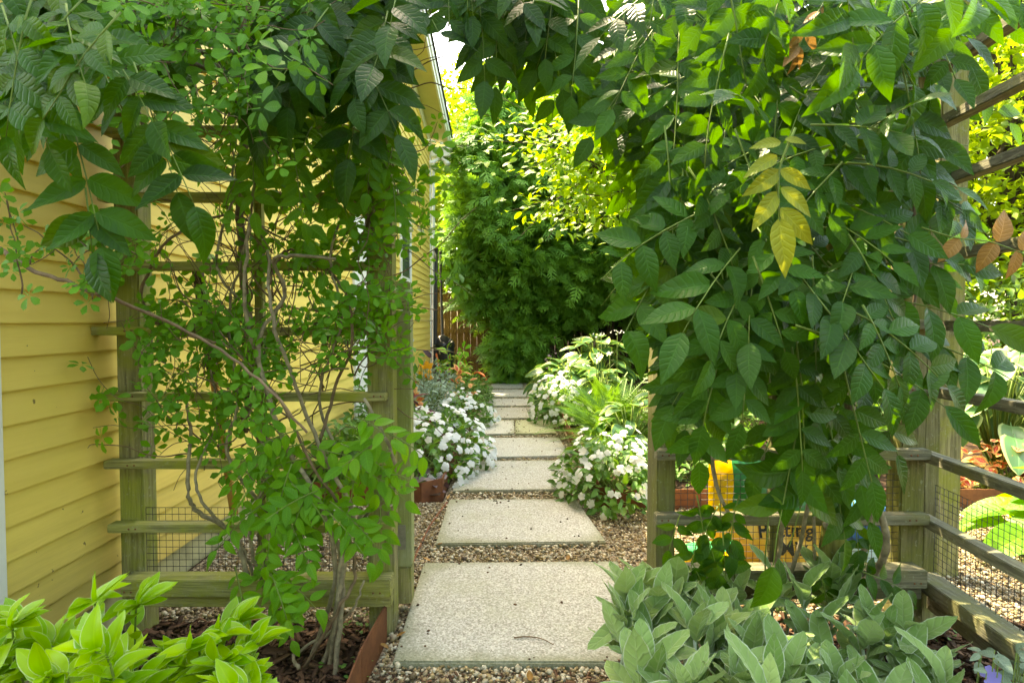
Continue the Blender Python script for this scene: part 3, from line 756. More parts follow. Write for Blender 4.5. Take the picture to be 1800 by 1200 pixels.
mdl = a + (b - a) * .45
beam('shaft', a, mdl, .045, .02, MT['treebark'], stk, .002, (0, -1, 0))
beam('grip', mdl + (b - a) * .002, b, .03, .018, plain('orange_handle', (.50, .24, .05), .5, .4, .3, 20), stk, .002, (0, -1, 0))

# ------------------------------------------------------------------ bags behind the right trellis
def pillow(name, W_, H_, Th, mat, par, org, rot=0.0, lean=0.0, nseg=22):
    V, uv, fs = [], [], []
    ph = rng.uniform(0, 6, 4)
    def pt(u, v, side):
        e = (max(0, 1 - abs(u) ** 3.5) * max(0, 1 - abs(v) ** 3.5)) ** .42
        wr = .010 * math.sin(7 * v + 3 * u + ph[0]) + .007 * math.sin(11 * u - 5 * v + ph[1])
        return [u * W_ / 2 * (1 - .04 * v * v), side * (Th / 2 * e + wr * e), (v + 1) * H_ / 2]
    def tf(p):
        x, y, z = p; y2 = y + z * math.sin(lean); z2 = z * math.cos(lean)
        return [x * math.cos(rot) - y2 * math.sin(rot) + org[0], x * math.sin(rot) + y2 * math.cos(rot) + org[1], z2 + org[2]]
    for sgn in (-1, 1):
        b = len(V)
        for i in range(nseg + 1):
            for j in range(nseg + 1):
                u, v = j / nseg * 2 - 1, i / nseg * 2 - 1
                V.append(tf(pt(u, v, sgn))); uv.append(((u + 1) / 2, (v + 1) / 2))
        for i in range(nseg):
            for j in range(nseg):
                q = b + i * (nseg + 1) + j; f = (q, q + 1, q + nseg + 2, q + nseg + 1); fs.append(f if sgn < 0 else f[::-1])
    t = T(V, fs, uv); t.V -= off(par); o = link(name, t.mesh(name, mat), par, world=False)
    return o, lambda u, v, dy: tf((lambda q: [q[0], q[1] - dy, q[2]])(pt(u, v, -1)))
def bagmat(name, rects, base):
    """rects: (u0,u1,v0,v1,colour) of the printed fields, later ones on top"""
    m, t = start(name)
    sp = N(t, 'ShaderNodeSeparateXYZ', {0: N(t, 'ShaderNodeUVMap', uv_map='UVMap').outputs[0]})
    rgb = N(t, 'ShaderNodeRGB'); rgb.outputs[0].default_value = (*base, 1); c = rgb.outputs[0]
    for u0, u1, v0, v1, col in rects:
        f = M_(t, 'MULTIPLY', M_(t, 'MULTIPLY', M_(t, 'GREATER_THAN', sp.outputs[0], u0), M_(t, 'LESS_THAN', sp.outputs[0], u1)), M_(t, 'MULTIPLY', M_(t, 'GREATER_THAN', sp.outputs[1], v0), M_(t, 'LESS_THAN', sp.outputs[1], v1)))
        c = mix(t, f, c, col)
    return finish(m, t, c, .32, noise(t, pos(t), 22, 3), .35, .01, .5)
bag = thing('potting_mix_bag', 'large yellow and green plastic bag printed Potting Mix behind the trellis', 'bag', (1.22, 2.85, 0), 'garden product bags behind the trellis')
bm_ = bagmat('printed_bag', [(-1, 2, .55, 2, (.004, .15, .03)), (-1, .17, .42, 2, (.75, .42, .01)), (.45, .8, .06, .12, (.42, .02, .02)), (-1, 2, -1, .05, (.62, .36, .03))], (.66, .42, .06))
bo, bp_ = pillow('sack', .56, .56, .17, bm_, bag, (1.235, 2.84, .0), 0, .12)
def bagtext(txt, u0, v0, size, mat, name='lettering'):
    cu = bpy.data.curves.new('t', 'FONT'); cu.body = txt; cu.size = size; cu.extrude = 0; cu.offset = .0016
    ob = bpy.data.objects.new('t', cu); C.objects.link(ob)
    dg = bpy.context.evaluated_depsgraph_get(); me = bpy.data.meshes.new_from_object(ob.evaluated_get(dg))
    bpy.data.objects.remove(ob)
    L = off(bag)
    bm = bmesh.new(); bm.from_mesh(me); bmesh.ops.triangulate(bm, faces=bm.faces[:]); bmesh.ops.subdivide_edges(bm, edges=[e for e in bm.edges if e.calc_length() > .02], cuts=1); bm.to_mesh(me); bm.free()
    for v in me.vertices:
        q = bp_(u0 + v.co.x / .28, v0 + v.co.y / .28, .003); v.co = (q[0] - L[0], q[1] - L[1], q[2] - L[2])
    me.materials.clear(); me.materials.append(mat)
    o = bpy.data.objects.new(name, me); C.objects.link(o); o.parent = bag
inkb = plain('black_print', (.015, .02, .012), .4, .4)
bagtext('Potting', -.27, -.33, .092, inkb); bagtext('Mix', .08, -.62, .092, inkb)
disc = [(.42 * 0 + .26 + .17 * math.cos(a), .36 + .20 * math.sin(a)) for a in np.linspace(0, 2 * math.pi, 28, endpoint=False)]
L = off(bag); V = [np.array(bp_(u, v, .003)) - L for u, v in disc] + [np.array(bp_(.26, .36, .004)) - L]
me = bpy.data.meshes.new('emblem'); me.from_pydata([tuple(v) for v in V], [], [(i, (i + 1) % 28, 28) for i in range(28)]); me.materials.append(inkb)
o = bpy.data.objects.new('emblem', me); C.objects.link(o); o.parent = bag
bag2 = thing('small_feed_bag', 'small crumpled orange and yellow bag with green edge on the gravel', 'bag', (.86, 2.62, 0), 'garden product bags behind the trellis')
pillow('sack', .26, .21, .13, bagmat('orange_bag', [(-1, 2, .86, 2, (.01, .35, .10)), (.3, 2, .25, .62, (.80, .22, .01))], (.80, .46, .01)), bag2, (.90, 2.62, 0), .25, .25)
bag3 = thing('blue_bag', 'blue plastic bag with a pale panel behind the crooked vine stems', 'bag', (1.68, 2.75, 0), 'garden product bags behind the trellis')
pillow('sack', .34, .38, .14, bagmat('blue_plastic', [(.0, .45, .05, .45, (.35, .60, .78)), (-1, 2, .9, 2, (.10, .45, .75))], (.012, .09, .24)), bag3, (1.70, 2.75, 0), -.1, .1)

# ------------------------------------------------------------------ climbing plants
H_WIS = [leaf_t(.46, 'acum', 12, 3, f, c, .006, 8, tw, wave=wv) for f, c, tw, wv in ((.22, .20, .1, .02), (.14, .28, -.15, .05), (.3, .12, .2, -.03), (.18, .36, 0, .06), (.10, .16, -.3, -.05), (.26, .24, .25, .03), (.5, .5, .5, .08), (.35, -.12, -.5, .05))]
L_WIS = [leaf_t(.46, 'acum', 5, 1, f, c, 0, 8, tw) for f, c, tw in ((.2, .2, .1), (.12, .3, -.2), (.25, .1, .2))]

def sample(poly, n, Y0_, Y1_, pw=1.0):
    poly = np.array(poly, float); lo, hi = poly.min(0), poly.max(0); out = []
    while len(out) < n:
        q = rng.uniform(lo, hi)
        if inside(q[:1], q[1:], poly)[0]: out.append(P(q[0], q[1], Y0_ + (Y1_ - Y0_) * rng.uniform() ** pw))
    return np.array(out)
class Leaves:
    def __init__(s): s.p, s.d, s.n, s.s, s.vr, s.sx, s.stems = [], [], [], [], [], [], []
    def add(s, p, d, n, sz, vr, sx=1.0): s.p.append(p); s.d.append(d); s.n.append(n); s.s.append(sz); s.vr.append(vr); s.sx.append(sx)
    def dic(s): return dict(p=s.p, d=s.d, n=s.n, s=s.s, vr=s.vr, sx=s.sx)
CLEAR = [([(738, 60), (800, 45), (812, 150), (815, 250), (745, 260)], 3.5), ([(745, 215), (900, 185), (1010, 240), (1060, 420), (1095, 640), (1100, 900), (745, 900)], 3.5), ([(1310, 905), (1440, 905), (1440, 1010), (1310, 1010)], 2.7), ([(1300, 235), (1445, 235), (1445, 495), (1300, 495)], 1.36), ([(1720, 190), (1800, 160), (1800, 480), (1720, 440)], 2.6)]
def pinnate(Lv, *a, **k):
    n0, m0 = len(Lv.p), len(Lv.stems)
    pinnate_(Lv, *a, **k)
    mid_ = np.array(Lv.p[n0:]) + norm(np.array(Lv.d[n0:])) * np.array(Lv.s[n0:])[:, None] * .5
    X, Y, D = pxof(mid_); bad = np.zeros(len(X), bool)
    for poly, dm in CLEAR: bad |= inside(X, Y, poly) & (D < dm)
    if bad.mean() > .34:
        for q in (Lv.p, Lv.d, Lv.n, Lv.s, Lv.vr, Lv.sx): del q[n0:]
        del Lv.stems[m0:]
    else:
        for i in np.where(bad)[0][::-1]:
            for q in (Lv.p, Lv.d, Lv.n, Lv.s, Lv.vr, Lv.sx): del q[n0 + i]
def pinnate_(Lv, base, rd, nrm, pairs, ll, vr, droop=.25, ang=62, stem=True, sp=.62):
    rd = norm(rd); nrm = norm(nrm - (nrm * rd).sum() * rd)
    p = np.array(base, float); pts = [p.copy()]; step = ll * sp
    p = p + rd * step * .9; pts.append(p.copy())
    for i in range(pairs + 1):
        sdv = np.cross(rd, nrm); f = .78 + .32 * math.sin(math.pi * (i + .7) / (pairs + 1))
        if i == pairs:
            Lv.add(p, rd + rng.normal(0, .1, 3), nrm + rng.normal(0, .15, 3), ll * 1.08, np.clip(vr + rng.normal(0, .08), 0, 1), rng.uniform(.9, 1.1)); break
        for sg in (-1, 1):
            if rng.uniform() < .04: continue
            a = R(ang + rng.normal(0, 9)); d = rd * math.cos(a) + sg * sdv * math.sin(a) + np.array([0, 0, -.10]) + rng.normal(0, .08, 3)
            n_ = nrm + sdv * sg * rng.uniform(-.1, .35) + rng.normal(0, .14, 3)
            Lv.add(p + sdv * sg * .004, d, n_, ll * f * rng.uniform(.88, 1.1), np.clip(vr + rng.normal(0, .10), 0, 1), rng.uniform(.88, 1.12))
        rd = norm(rd + np.array([0, 0, -droop * .35]) + rng.normal(0, .03, 3)); nrm = norm(nrm - (nrm * rd).sum() * rd)
        p = p + rd * step; pts.append(p.copy())
    if stem: Lv.stems.append(tube_t(pts, .0026, .0012, 4))
def clump(Lv, pts, ll, tone, pairs=(3, 5), spread=.55, up=.45, face=.75, down=1.0, sd=.15, sp=.62):
    for q in pts:
        rd = np.array([rng.normal(0, spread), -abs(rng.normal(.15, .3)), -down + rng.normal(0, .3)])
        nm = np.array([rng.normal(0, .32), -face + rng.normal(0, .2), up + rng.normal(0, .25)])
        pinnate(Lv, q, rd, nm, int(rng.integers(pairs[0], pairs[1] + 1)), ll * rng.uniform(.8, 1.2), np.clip(tone + rng.normal(0, sd), 0, 1), sp=sp)

# --- wisteria, right
WR = thing('wisteria_vine', 'large wisteria with dark green leaves covering the right side of the arbour', 'climbing plant', (1.12, 2.15, 0), 'wisterias on the arbour')
Lv = Leaves()
mass = [(1120, -100), (1640, -120), (1630, 0), (1570, 100), (1590, 180), (1530, 280), (1500, 380), (1530, 470), (1530, 540), (1500, 590), (1480, 690), (1430, 690), (1350, 590), (1280, 560), (1240, 500), (1215, 430), (1205, 330), (1140, 220), (1110, 60)]
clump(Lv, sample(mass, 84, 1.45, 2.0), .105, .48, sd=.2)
clump(Lv, sample(mass, 150, 1.9, 2.6), .112, .15)  # back leaves in a darker tone, painting the shade inside the mass
clump(Lv, sample([(1200, 200), (1560, 200), (1540, 520), (1420, 600), (1280, 560), (1200, 380)], 40, 1.35, 1.7), .090, .62, spread=1.3, down=.45)
clump(Lv, sample([(1400, 620), (1490, 640), (1480, 740), (1420, 730)], 8, 1.6, 1.9), .12, .55)
clump(Lv, sample([(1190, 480), (1240, 480), (1250, 590), (1200, 590)], 8, 1.8, 2.1), .092, .5, spread=.3)
clump(Lv, sample([(1560, -40), (1800, -90), (1780, -40), (1650, 0)], 5, 1.2, 1.5), .10, .8, spread=.9, down=.3)
for q, rd in (((1600, 590), (1, -.1, -.35)), ((1480, 250), (1, -.1, .05)), ((1520, 520), (1, -.2, -.15)), ((1420, 160), (1, 0, .1)), ((1440, 400), (1, -.1, -.05)), ((1380, 300), (1, -.1, .15)), ((1480, 470), (1, -.1, .1)), ((1400, 620), (1, -.1, .1))):
    pinnate(Lv, P(*q, 1.55), np.array(rd, float), np.array([0, -.8, .5]), 3, .125, .72)
clump(Lv, sample([(1160, 440), (1215, 440), (1205, 600), (1165, 600)], 12, 1.9, 2.15), .088, .5, spread=.2)
for q, rd in (((1395, 555), (.12, 0, -1)), ((1260, 560), (-.12, 0, -1)), ((1300, 500), (-.3, 0, -1)), ((1470, 600), (.3, 0, -1))):
    pinnate(Lv, P(*q, 1.5), np.array(rd, float), np.array([0, -.85, .4]), 5, .10, .75)
# arch over the gateway
clump(Lv, sample([(740, -130), (1120, -130), (1110, 0), (1050, 30), (960, 0), (880, 20), (800, -20), (740, -90)], 50, 1.9, 2.7), .105, .30, spread=.3)
clump(Lv, sample([(1020, 40), (1200, 40), (1230, 290), (1130, 330), (1090, 200)], 32, 2.35, 3.2), .11, .5, spread=.35)
clump(Lv, sample([(1120, 340), (1190, 340), (1180, 460), (1130, 460)], 7, 2.3, 2.9), .11, .55, spread=.3)
# unseen extra leaves on top of the arbour, added to shade the gateway
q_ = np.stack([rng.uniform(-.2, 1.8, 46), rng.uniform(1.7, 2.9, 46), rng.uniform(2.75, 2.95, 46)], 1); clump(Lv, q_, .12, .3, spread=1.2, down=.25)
# backing leaves on the far side of the arch, depth shade in their dark tone
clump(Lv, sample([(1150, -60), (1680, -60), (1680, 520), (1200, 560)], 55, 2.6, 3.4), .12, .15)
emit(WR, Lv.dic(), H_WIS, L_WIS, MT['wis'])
tubes('leaf_stalks', Lv.stems, MT['greenstem'], WR)
tube('trunk', [P(1466, 1060, 2.16), P(1462, 980, 2.15), P(1468, 900, 2.15), P(1460, 800, 2.16), P(1450, 650, 2.2), P(1470, 450, 2.25), P(1430, 200, 2.3), P(1380, -60, 2.35)], [.045] * 5 + list(np.linspace(.044, .03, 31)), None, wood('mossy_trunk', (.24, .22, .09), (.22, .23, .03), 2, .7), WR, 14, 5)
for pts, r in (([(1500, 1022), (1512, 985), (1530, 930), (1528, 870), (1500, 780), (1480, 650)], .011), ([(1498, 1030), (1535, 1010), (1558, 960), (1548, 905), (1522, 860), (1490, 800), (1500, 700)], .014), ([(1352, 1050), (1368, 980), (1378, 900), (1380, 860), (1400, 760)], .0085), ([(1378, 1040), (1405, 960), (1418, 900), (1440, 800)], .0085), ([(1425, 1040), (1432, 980), (1430, 900), (1420, 800)], .006), ([(1480, 1015), (1475, 960), (1450, 920)], .012), ([(1250, 800), (1262, 860), (1290, 920)], .008)):
    tube('stem', [P(*q, 2.12 + .03 * math.sin(i * 2.0)) for i, q in enumerate(pts)], r, r * .8, MT['palestem'], WR, 8, 6, .001)
tube('burl', [P(1488, 1052, 2.12), P(1498, 1036, 2.11), P(1505, 1018, 2.12), P(1508, 1008, 2.12)], [.03, .04, .045, .05, .055, .052, .05, .044, .04, .034, .028, .02, .015, .012, .012, .012][:16], None, MT['palestem'], WR, 10, 5)
for pts, r in (([(830, 30), (880, 38), (940, 26), (1010, 22), (1070, 36), (1140, 40)], .016), ([(930, 26), (905, 8), (870, -20)], .010), ([(1560, 40), (1480, 55), (1400, 60), (1310, 55), (1250, 10)], .010), ([(1210, -20), (1230, 120), (1300, 230), (1380, 330)], .010), ([(1150, 20), (1190, 130), (1200, 260), (1190, 380)], .012), ([(1600, 30), (1590, 200), (1610, 420), (1600, 600)], .008)):
    tube('branch', [P(*q, 2.2) for q in pts], r, r * .7, MT['bark'], WR, 8, 6, .002)

# the yellow leaf, the withering ones, the pale shoot
YW = thing('yellow_wisteria_spray', 'yellow-green wisteria leaf hanging before the dark leaves', 'leaf spray', tuple(P(1395, 240, 1.3)))
Lv = Leaves(); Yd = 1.32
rach = [(1398, 225), (1372, 290), (1368, 340), (1370, 380), (1372, 392)]
Lv.stems.append(tube_t(smooth_path([P(*q, Yd) for q in rach], 4), .0028, .0018, 6))
for (b, tip), v in zip((((1372, 250), (1322, 254)), ((1380, 245), (1420, 248)), ((1366, 275), (1310, 302)), ((1370, 300), (1312, 343)), ((1366, 338), (1326, 400)), ((1372, 298), (1430, 330)), ((1373, 330), (1434, 376)), ((1372, 366), (1438, 428)), ((1370, 385), (1384, 487))), (.2, .2, .2, .3, .5, .5, .6, .8, 1)):
    a, b2 = P(*b, Yd), P(*tip, Yd - .015); L_ = np.linalg.norm(b2 - a)
    Lv.add(a, b2 - a, np.array([0, -1, .25]) + rng.normal(0, .15, 3), L_ * 1.02, v, .85)
emit(YW, Lv.dic(), H_WIS[:3], L_WIS, MT['yellow']); tubes('leaf_stalk', Lv.stems, MT['greenstem'], YW, None)
OW = thing('withering_wisteria_spray', 'orange withering wisteria leaf high among the dark leaves', 'leaf spray', tuple(P(1430, 20, 1.5)))
Lv = Leaves(); Yd = 1.55
Lv.stems.append(tube_t(smooth_path([P(*q, Yd) for q in ((1448, 5), (1425, 45), (1408, 75), (1395, 100))], 4), .0022, .0014, 6))
for b, tip in (((1442, 12), (1465, 40)), ((1440, 20), (1410, 38)), ((1428, 38), (1452, 58)), ((1415, 55), (1385, 85)), ((1418, 55), (1436, 92)), ((1403, 78), (1376, 122)), ((1400, 80), (1412, 120)), ((1396, 95), (1398, 130))):
    a, b2 = P(*b, Yd), P(*tip, Yd); L_ = np.linalg.norm(b2 - a); Lv.add(a, b2 - a, np.array([0, -1, .3]) + rng.normal(0, .4, 3), L_, rng.uniform(), .85)
emit(OW, Lv.dic(), H_WIS[3:], L_WIS, MT['orange']); tubes('leaf_stalk', Lv.stems, MT['greenstem'], OW, None)
PW = thing('peach_wisteria_spray', 'peach-coloured young wisteria leaf reaching over the side fence', 'leaf spray', tuple(P(1700, 430, 1.5)))
Lv = Leaves(); Yd = 1.5
Lv.stems.append(tube_t(smooth_path([P(*q, Yd) for q in ((1620, 400), (1680, 418), (1740, 425), (1810, 450))], 4), .0022, .0014, 6))
for b, tip in (((1686, 420), (1652, 460)), ((1750, 426), (1718, 475)), ((1790, 440), (1778, 492)), ((1755, 425), (1780, 362)), ((1795, 440), (1815, 395)), ((1690, 418), (1712, 385))):
    a, b2 = P(*b, Yd), P(*tip, Yd); L_ = np.linalg.norm(b2 - a); Lv.add(a, b2 - a, np.array([0, -1, .3]) + rng.normal(0, .3, 3), L_, rng.uniform(), 1.1)
for k in range(6):
    a = P(1490 + k * 9, 505 + k * 7, 1.75); Lv.add(a, rng.normal(0, 1, 3) * np.array([.6, .3, 1]), np.array([0, -1, .4]), .045, .3)
emit(PW, Lv.dic(), H_WIS, L_WIS, MT['orange']); tubes('leaf_stalk', Lv.stems, MT['greenstem'], PW, None)

# --- wisteria, left
WL = thing('wisteria_vine', 'wisteria with blue-green leaves at the upper left above the yellow siding', 'climbing plant', (-.7, 2.1, 0), 'wisterias on the arbour')
Lv = Leaves()
clump(Lv, sample([(-40, -60), (230, -60), (210, 50), (100, 110), (-40, 130)], 20, 1.15, 1.75), .095, .75, spread=.8, down=.5)
clump(Lv, sample([(-40, -130), (730, -130), (730, -60), (640, 0), (500, -40), (300, -50), (200, 60), (-40, 110)], 56, 1.8, 2.35), .115, .20)  # back layer toned dark, its shade put into the leaf colour
clump(Lv, sample([(450, -40), (715, -40), (700, 30), (640, 90), (560, 70), (480, 40)], 30, 1.75, 2.15), .115, .22, spread=.3)
clump(Lv, sample([(480, -120), (830, -140), (830, -60), (700, -40), (520, -20)], 22, 1.9, 2.6), .11, .2, spread=.3)
for q, rd, n_, t_ in (((125, 200), (.2, 0, -1), 3, .8), ((60, 30), (-.2, 0, -1), 2, .95), ((150, 330), (.1, 0, -1), 1, .45), ((270, 200), (.4, 0, -.9), 2, .35), ((235, 110), (.3, 0, -.9), 3, .5)):
    pinnate(Lv, P(*q, 1.32), np.array(rd, float), np.array([.1, -.8, .5]), n_, .115, t_, sp=.66)
emit(WL, Lv.dic(), H_WIS, L_WIS, MT['wis'])
tubes('leaf_stalks', Lv.stems, MT['greenstem'], WL)
for pts, r in (([(120, -20), (160, 60), (190, 120), (240, 190), (260, 240)], .009), ([(180, 85), (260, 95), (350, 90), (470, 100)], .010), ([(640, -30), (625, 60), (640, 170), (655, 300), (650, 420)], .022), ([(300, 100), (420, 130), (560, 90), (700, 60)], .010), ([(425, 20), (430, 180), (420, 330), (430, 480), (440, 620), (430, 760)], .016)):
    tube('branch', [P(*q, 2.22 if r > .015 else 1.95) for q in pts], r, r * .8, MT['bark'], WL, 8, 6, .003)

# --- young pale wisteria shoots over the left trellis
YL = thing('young_wisteria', 'bright green young wisteria shoots over the lower left trellis', 'climbing plant', (-.62, 2.1, 0))
Lv = Leaves()
clump(Lv, sample([(400, 160), (560, 150), (600, 240), (540, 290), (420, 290)], 13, 1.95, 2.2), .072, .45, spread=.45)
clump(Lv, sample([(600, 180), (700, 200), (690, 420), (630, 420)], 12, 1.98, 2.2), .058, .3, spread=.5)
clump(Lv, sample([(520, 170), (640, 180), (630, 300), (560, 340)], 6, 2.0, 2.2), .075, .25, spread=.3)
clump(Lv, sample([(560, 730), (680, 730), (690, 850), (600, 900), (500, 860), (500, 780)], 22, 1.92, 2.15), .058, .6, spread=1.0, down=.4, pairs=(3, 6))
clump(Lv, sample([(380, 800), (560, 800), (580, 920), (470, 960), (410, 900)], 17, 1.95, 2.2), .058, .55, spread=.7, down=.6)
clump(Lv, sample([(400, 990), (480, 980), (480, 1030), (410, 1030)], 6, 1.95, 2.1), .060, .7, spread=.7, down=.5)
clump(Lv, sample([(600, 800), (690, 740), (690, 860), (640, 880)], 4, 1.9, 2.1), .065, .4, spread=.7)
emit(YL, Lv.dic(), H_WIS, L_WIS, MT['wisnew'])
tubes('leaf_stalks', Lv.stems, MT['greenstem'], YL)
# bundle of pale stems at the gate post foot
bund = [[(520, 1215), (560, 1120), (590, 1000), (560, 880), (500, 780), (460, 660), (430, 520), (440, 380)],
        [(545, 1215), (585, 1110), (600, 980), (620, 900), (560, 780), (520, 680), (480, 560), (470, 440)],
        [(570, 1215), (590, 1090), (610, 960), (640, 900), (690, 870), (690, 800), (640, 700)],
        [(530, 1180), (600, 1060), (625, 1000), (600, 900), (540, 800), (490, 700), (400, 610), (330, 590)],
        [(585, 1200), (600, 1060), (590, 940), (530, 840), (480, 720), (455, 600), (500, 520), (480, 460), (520, 450), (590, 455)],
        [(525, 1175), (520, 1150), (580, 1110), (620, 1070), (640, 1020)],
        [(435, 1010), (410, 940), (350, 900), (330, 860), (335, 760), (325, 700)],
        [(445, 1010), (420, 950), (360, 890), (345, 830), (380, 740), (370, 650)],
        [(0, 437), (60, 475), (150, 508), (250, 545), (370, 605), (470, 680), (540, 760)],
        [(460, 1030), (440, 930), (470, 820), (440, 700), (490, 560)],
        [(610, 980), (650, 900), (690, 890), (655, 920), (600, 930)],
        [(540, 900), (590, 800), (560, 700), (600, 560), (580, 450), (620, 330)],
        [(500, 800), (420, 700), (440, 560), (380, 470), (410, 330), (400, 180)],
        [(560, 780), (590, 680), (620, 600), (600, 500), (520, 440), (490, 455), (475, 500)],
        [(300, 600), (250, 520), (300, 420), (400, 380), (520, 430)],
        [(470, 900), (400, 800), (420, 700), (400, 560), (430, 430), (460, 250), (480, 120)]]
for i, pts in enumerate(bund):
    r = .0095 if i in (0, 1, 2, 4, 6) else .0065
    if i == 8: r = .0058
    Yb = 2.02 if i < 6 else 2.12
    if i == 8: Yb = 1.5
    q = [P(*c, Yb + .05 * math.sin(j * 1.7 + i)) for j, c in enumerate(pts)]
    tube('stem', q, r, r * .55, MT['palestem'] if i not in (3, 8, 13, 14) else MT['brownstem'], YL, 8, 6, .0025)

# --- akebia (five-leaf) and its tangle of thin stems
AK = thing('akebia_vine', 'five-leaved akebia climbing through the left trellis with tangled brown stems', 'climbing plant', (-.95, 2.15, 0))
def palm_t(nl, nh):
    parts = []
    for k in range(5):
        a = R(-136 + 68 * k); lf = leaf_t(.62, 'obov', nl, nh, .15, .15)
        s = .42 if k in (0, 4) else .5
        parts.append(moved(lf, np.array([[math.cos(a), math.sin(a), 0], [-math.sin(a), math.cos(a), 0], [0, 0, 1]]) * s, (math.sin(a) * .13, .42 + math.cos(a) * .13, 0)))
    w_ = .012; parts.append(T([(-w_, 0, 0), (w_, 0, 0), (w_, .44, 0), (-w_, .44, 0)], [(0, 1, 2, 3)], [(.5, 0)] * 4))
    return merge(parts)
H_AK = [palm_t(5, 1)] ; L_AK = [palm_t(3, 1)]
thin, Lv = [], Leaves()
def tangle(n, poly, Ya, Yb, length=(.25, .7), dirz=1, leaf=.5, rr=.0022, size=.05, ll=True):
    for q in sample(poly, n, Ya, Yb):
        pts = [q]; d = norm(np.array([rng.normal(0, .5), rng.normal(0, .15), dirz * rng.uniform(.2, 1.1)])); L_ = rng.uniform(*length); m = 7
        for k in range(m):
            d = norm(d + rng.normal(0, .32, 3) * np.array([1, .4, 1])); nx = pts[-1] + d * L_ / m
            nx[1] = min(max(nx[1], Ya - .12), Yb + .10); nx[0] = max(nx[0], WX + .05); pts.append(nx)
        pts = smooth_path(pts, 3)
        thin.append(tube_t(pts, rr * rng.uniform(.6, 1.5), rr * .5, 4))
        if ll:
            for pz in pts[2::3]:
                if rng.uniform() < leaf:
                    dd = np.array([rng.normal(0, .8), -abs(rng.normal(.3, .3)), rng.normal(0, .7)])
                    Lv.add(pz, dd, np.array([rng.normal(0, .35), -.8, .55 + rng.normal(0, .3)]), size * rng.uniform(.6, 1.35), np.clip(rng.normal(.45, .22), 0, 1))
tangle(66, [(380, 120), (520, 120), (540, 460), (600, 700), (480, 900), (400, 860), (380, 600)], 2.10, 2.35, (.3, .9), 1, .34)
tangle(36, [(200, -40), (450, -40), (440, 110), (300, 190), (210, 60)], 1.62, 1.85, (.12, .4), -1, .85, size=.050)
tangle(26, [(600, 200), (705, 180), (700, 420), (680, 560), (610, 560)], 2.05, 2.25, (.2, .5), -1, .8, size=.05)
tangle(18, [(280, 250), (420, 380), (480, 560), (360, 620), (250, 520), (240, 340)], 2.0, 2.3, (.25, .6), -1, .35)
tangle(13, [(190, 620), (330, 560), (330, 760), (230, 740)], 1.95, 2.2, (.15, .35), 1, .75, size=.045)
tangle(30, [(540, 440), (640, 460), (640, 700), (500, 660)], 2.05, 2.25, (.2, .5), 1, .45, size=.045)
tangle(26, [(330, 640), (480, 640), (480, 900), (360, 880)], 2.0, 2.25, (.2, .5), 1, .6, size=.05)
tangle(9, [(20, 420), (250, 440), (260, 560), (30, 560)], 1.35, 1.6, (.10, .25), 1, .95, size=.032)
tangle(110, [(370, 30), (720, 30), (700, 240), (560, 330), (430, 560), (380, 300)], 2.15, 2.4, (.2, .6), 1, 0, ll=False)
tangle(50, [(320, 480), (620, 480), (560, 900), (360, 860)], 2.15, 2.35, (.3, .7), 1, 0, ll=False, rr=.0028)
Akp = Lv
Akp.s = [q * 1.6 for q in Akp.s]
emit(AK, Akp.dic(), H_AK, L_AK, MT['akebia'])
tubes('thin_stems', thin, MT['brownstem'], AK)

# ------------------------------------------------------------------ front plants
LE = thing('lambs_ear', "soft silvery green lamb's ear spreading in front of the right trellis", 'plant', (.8, 1.8, 0))
Lv = Leaves()
H_LA = [leaf_t(w_ * 1.02, sh, 12, 3, f, c, .008, 6, tw, stalk=.12, wave=wv) for w_, f, c, tw, wv, sh in ((.36, .45, .2, .1, .05, 'ellip'), (.33, .65, .35, -.15, .10, 'tongue'), (.42, .3, .1, .25, -.06, 'ellip'), (.40, .5, .6, .3, .12, 'ellip'), (.38, .3, -.12, -.1, .06, 'ovate'), (.36, .7, .1, .2, .1, 'ellip'))]
L_LA = [leaf_t(.36, 'tongue', 5, 1, f, c, 0, 6, 0, stalk=.12) for f, c in ((.35, .2), (.5, .35))]
stemL = []
for q in range(84):
    # rosette centres under the outline of the clump in the photograph
    y = rng.uniform(1.30, 2.08)
    xl = .33 + (2.08 - y) * -.02; xr = 1.20 + (2.08 - y) * -.10
    x = rng.uniform(xl, xr)
    h = .24 - .10 * max(0, x - .75) + .05 * math.sin(x * 7 + y * 3) + rng.uniform(-.03, .05)
    c = np.array([x, y, h]); stemL.append(tube_t([(x, y, -.01), (x + rng.normal(0, .02), y, h * .5), c], .006, .005, 5))
    n_ = int(rng.integers(6, 10)); a0 = rng.uniform(0, 6.28)
    for k in range(n_):
        a = a0 + k * 2.4; el = rng.uniform(.15, 1.25) if k > 2 else rng.uniform(.9, 1.4)
        d = np.array([math.cos(a) * math.cos(el), math.sin(a) * math.cos(el), math.sin(el)])
        nrm = np.array([-math.cos(a) * math.sin(el), -math.sin(a) * math.sin(el), math.cos(el)]) * (1 if el < 1.0 else 1) 
        Lv.add(c + np.array([0, 0, -.012 * k]), d, nrm + rng.normal(0, .2, 3), rng.uniform(.08, .17), np.clip(rng.normal(.5, .32), 0, 1), rng.uniform(.95, 1.2))
emit(LE, Lv.dic(), H_LA, L_LA, MT['lamb']); tubes('stems', stemL, MT['lamb'], LE)

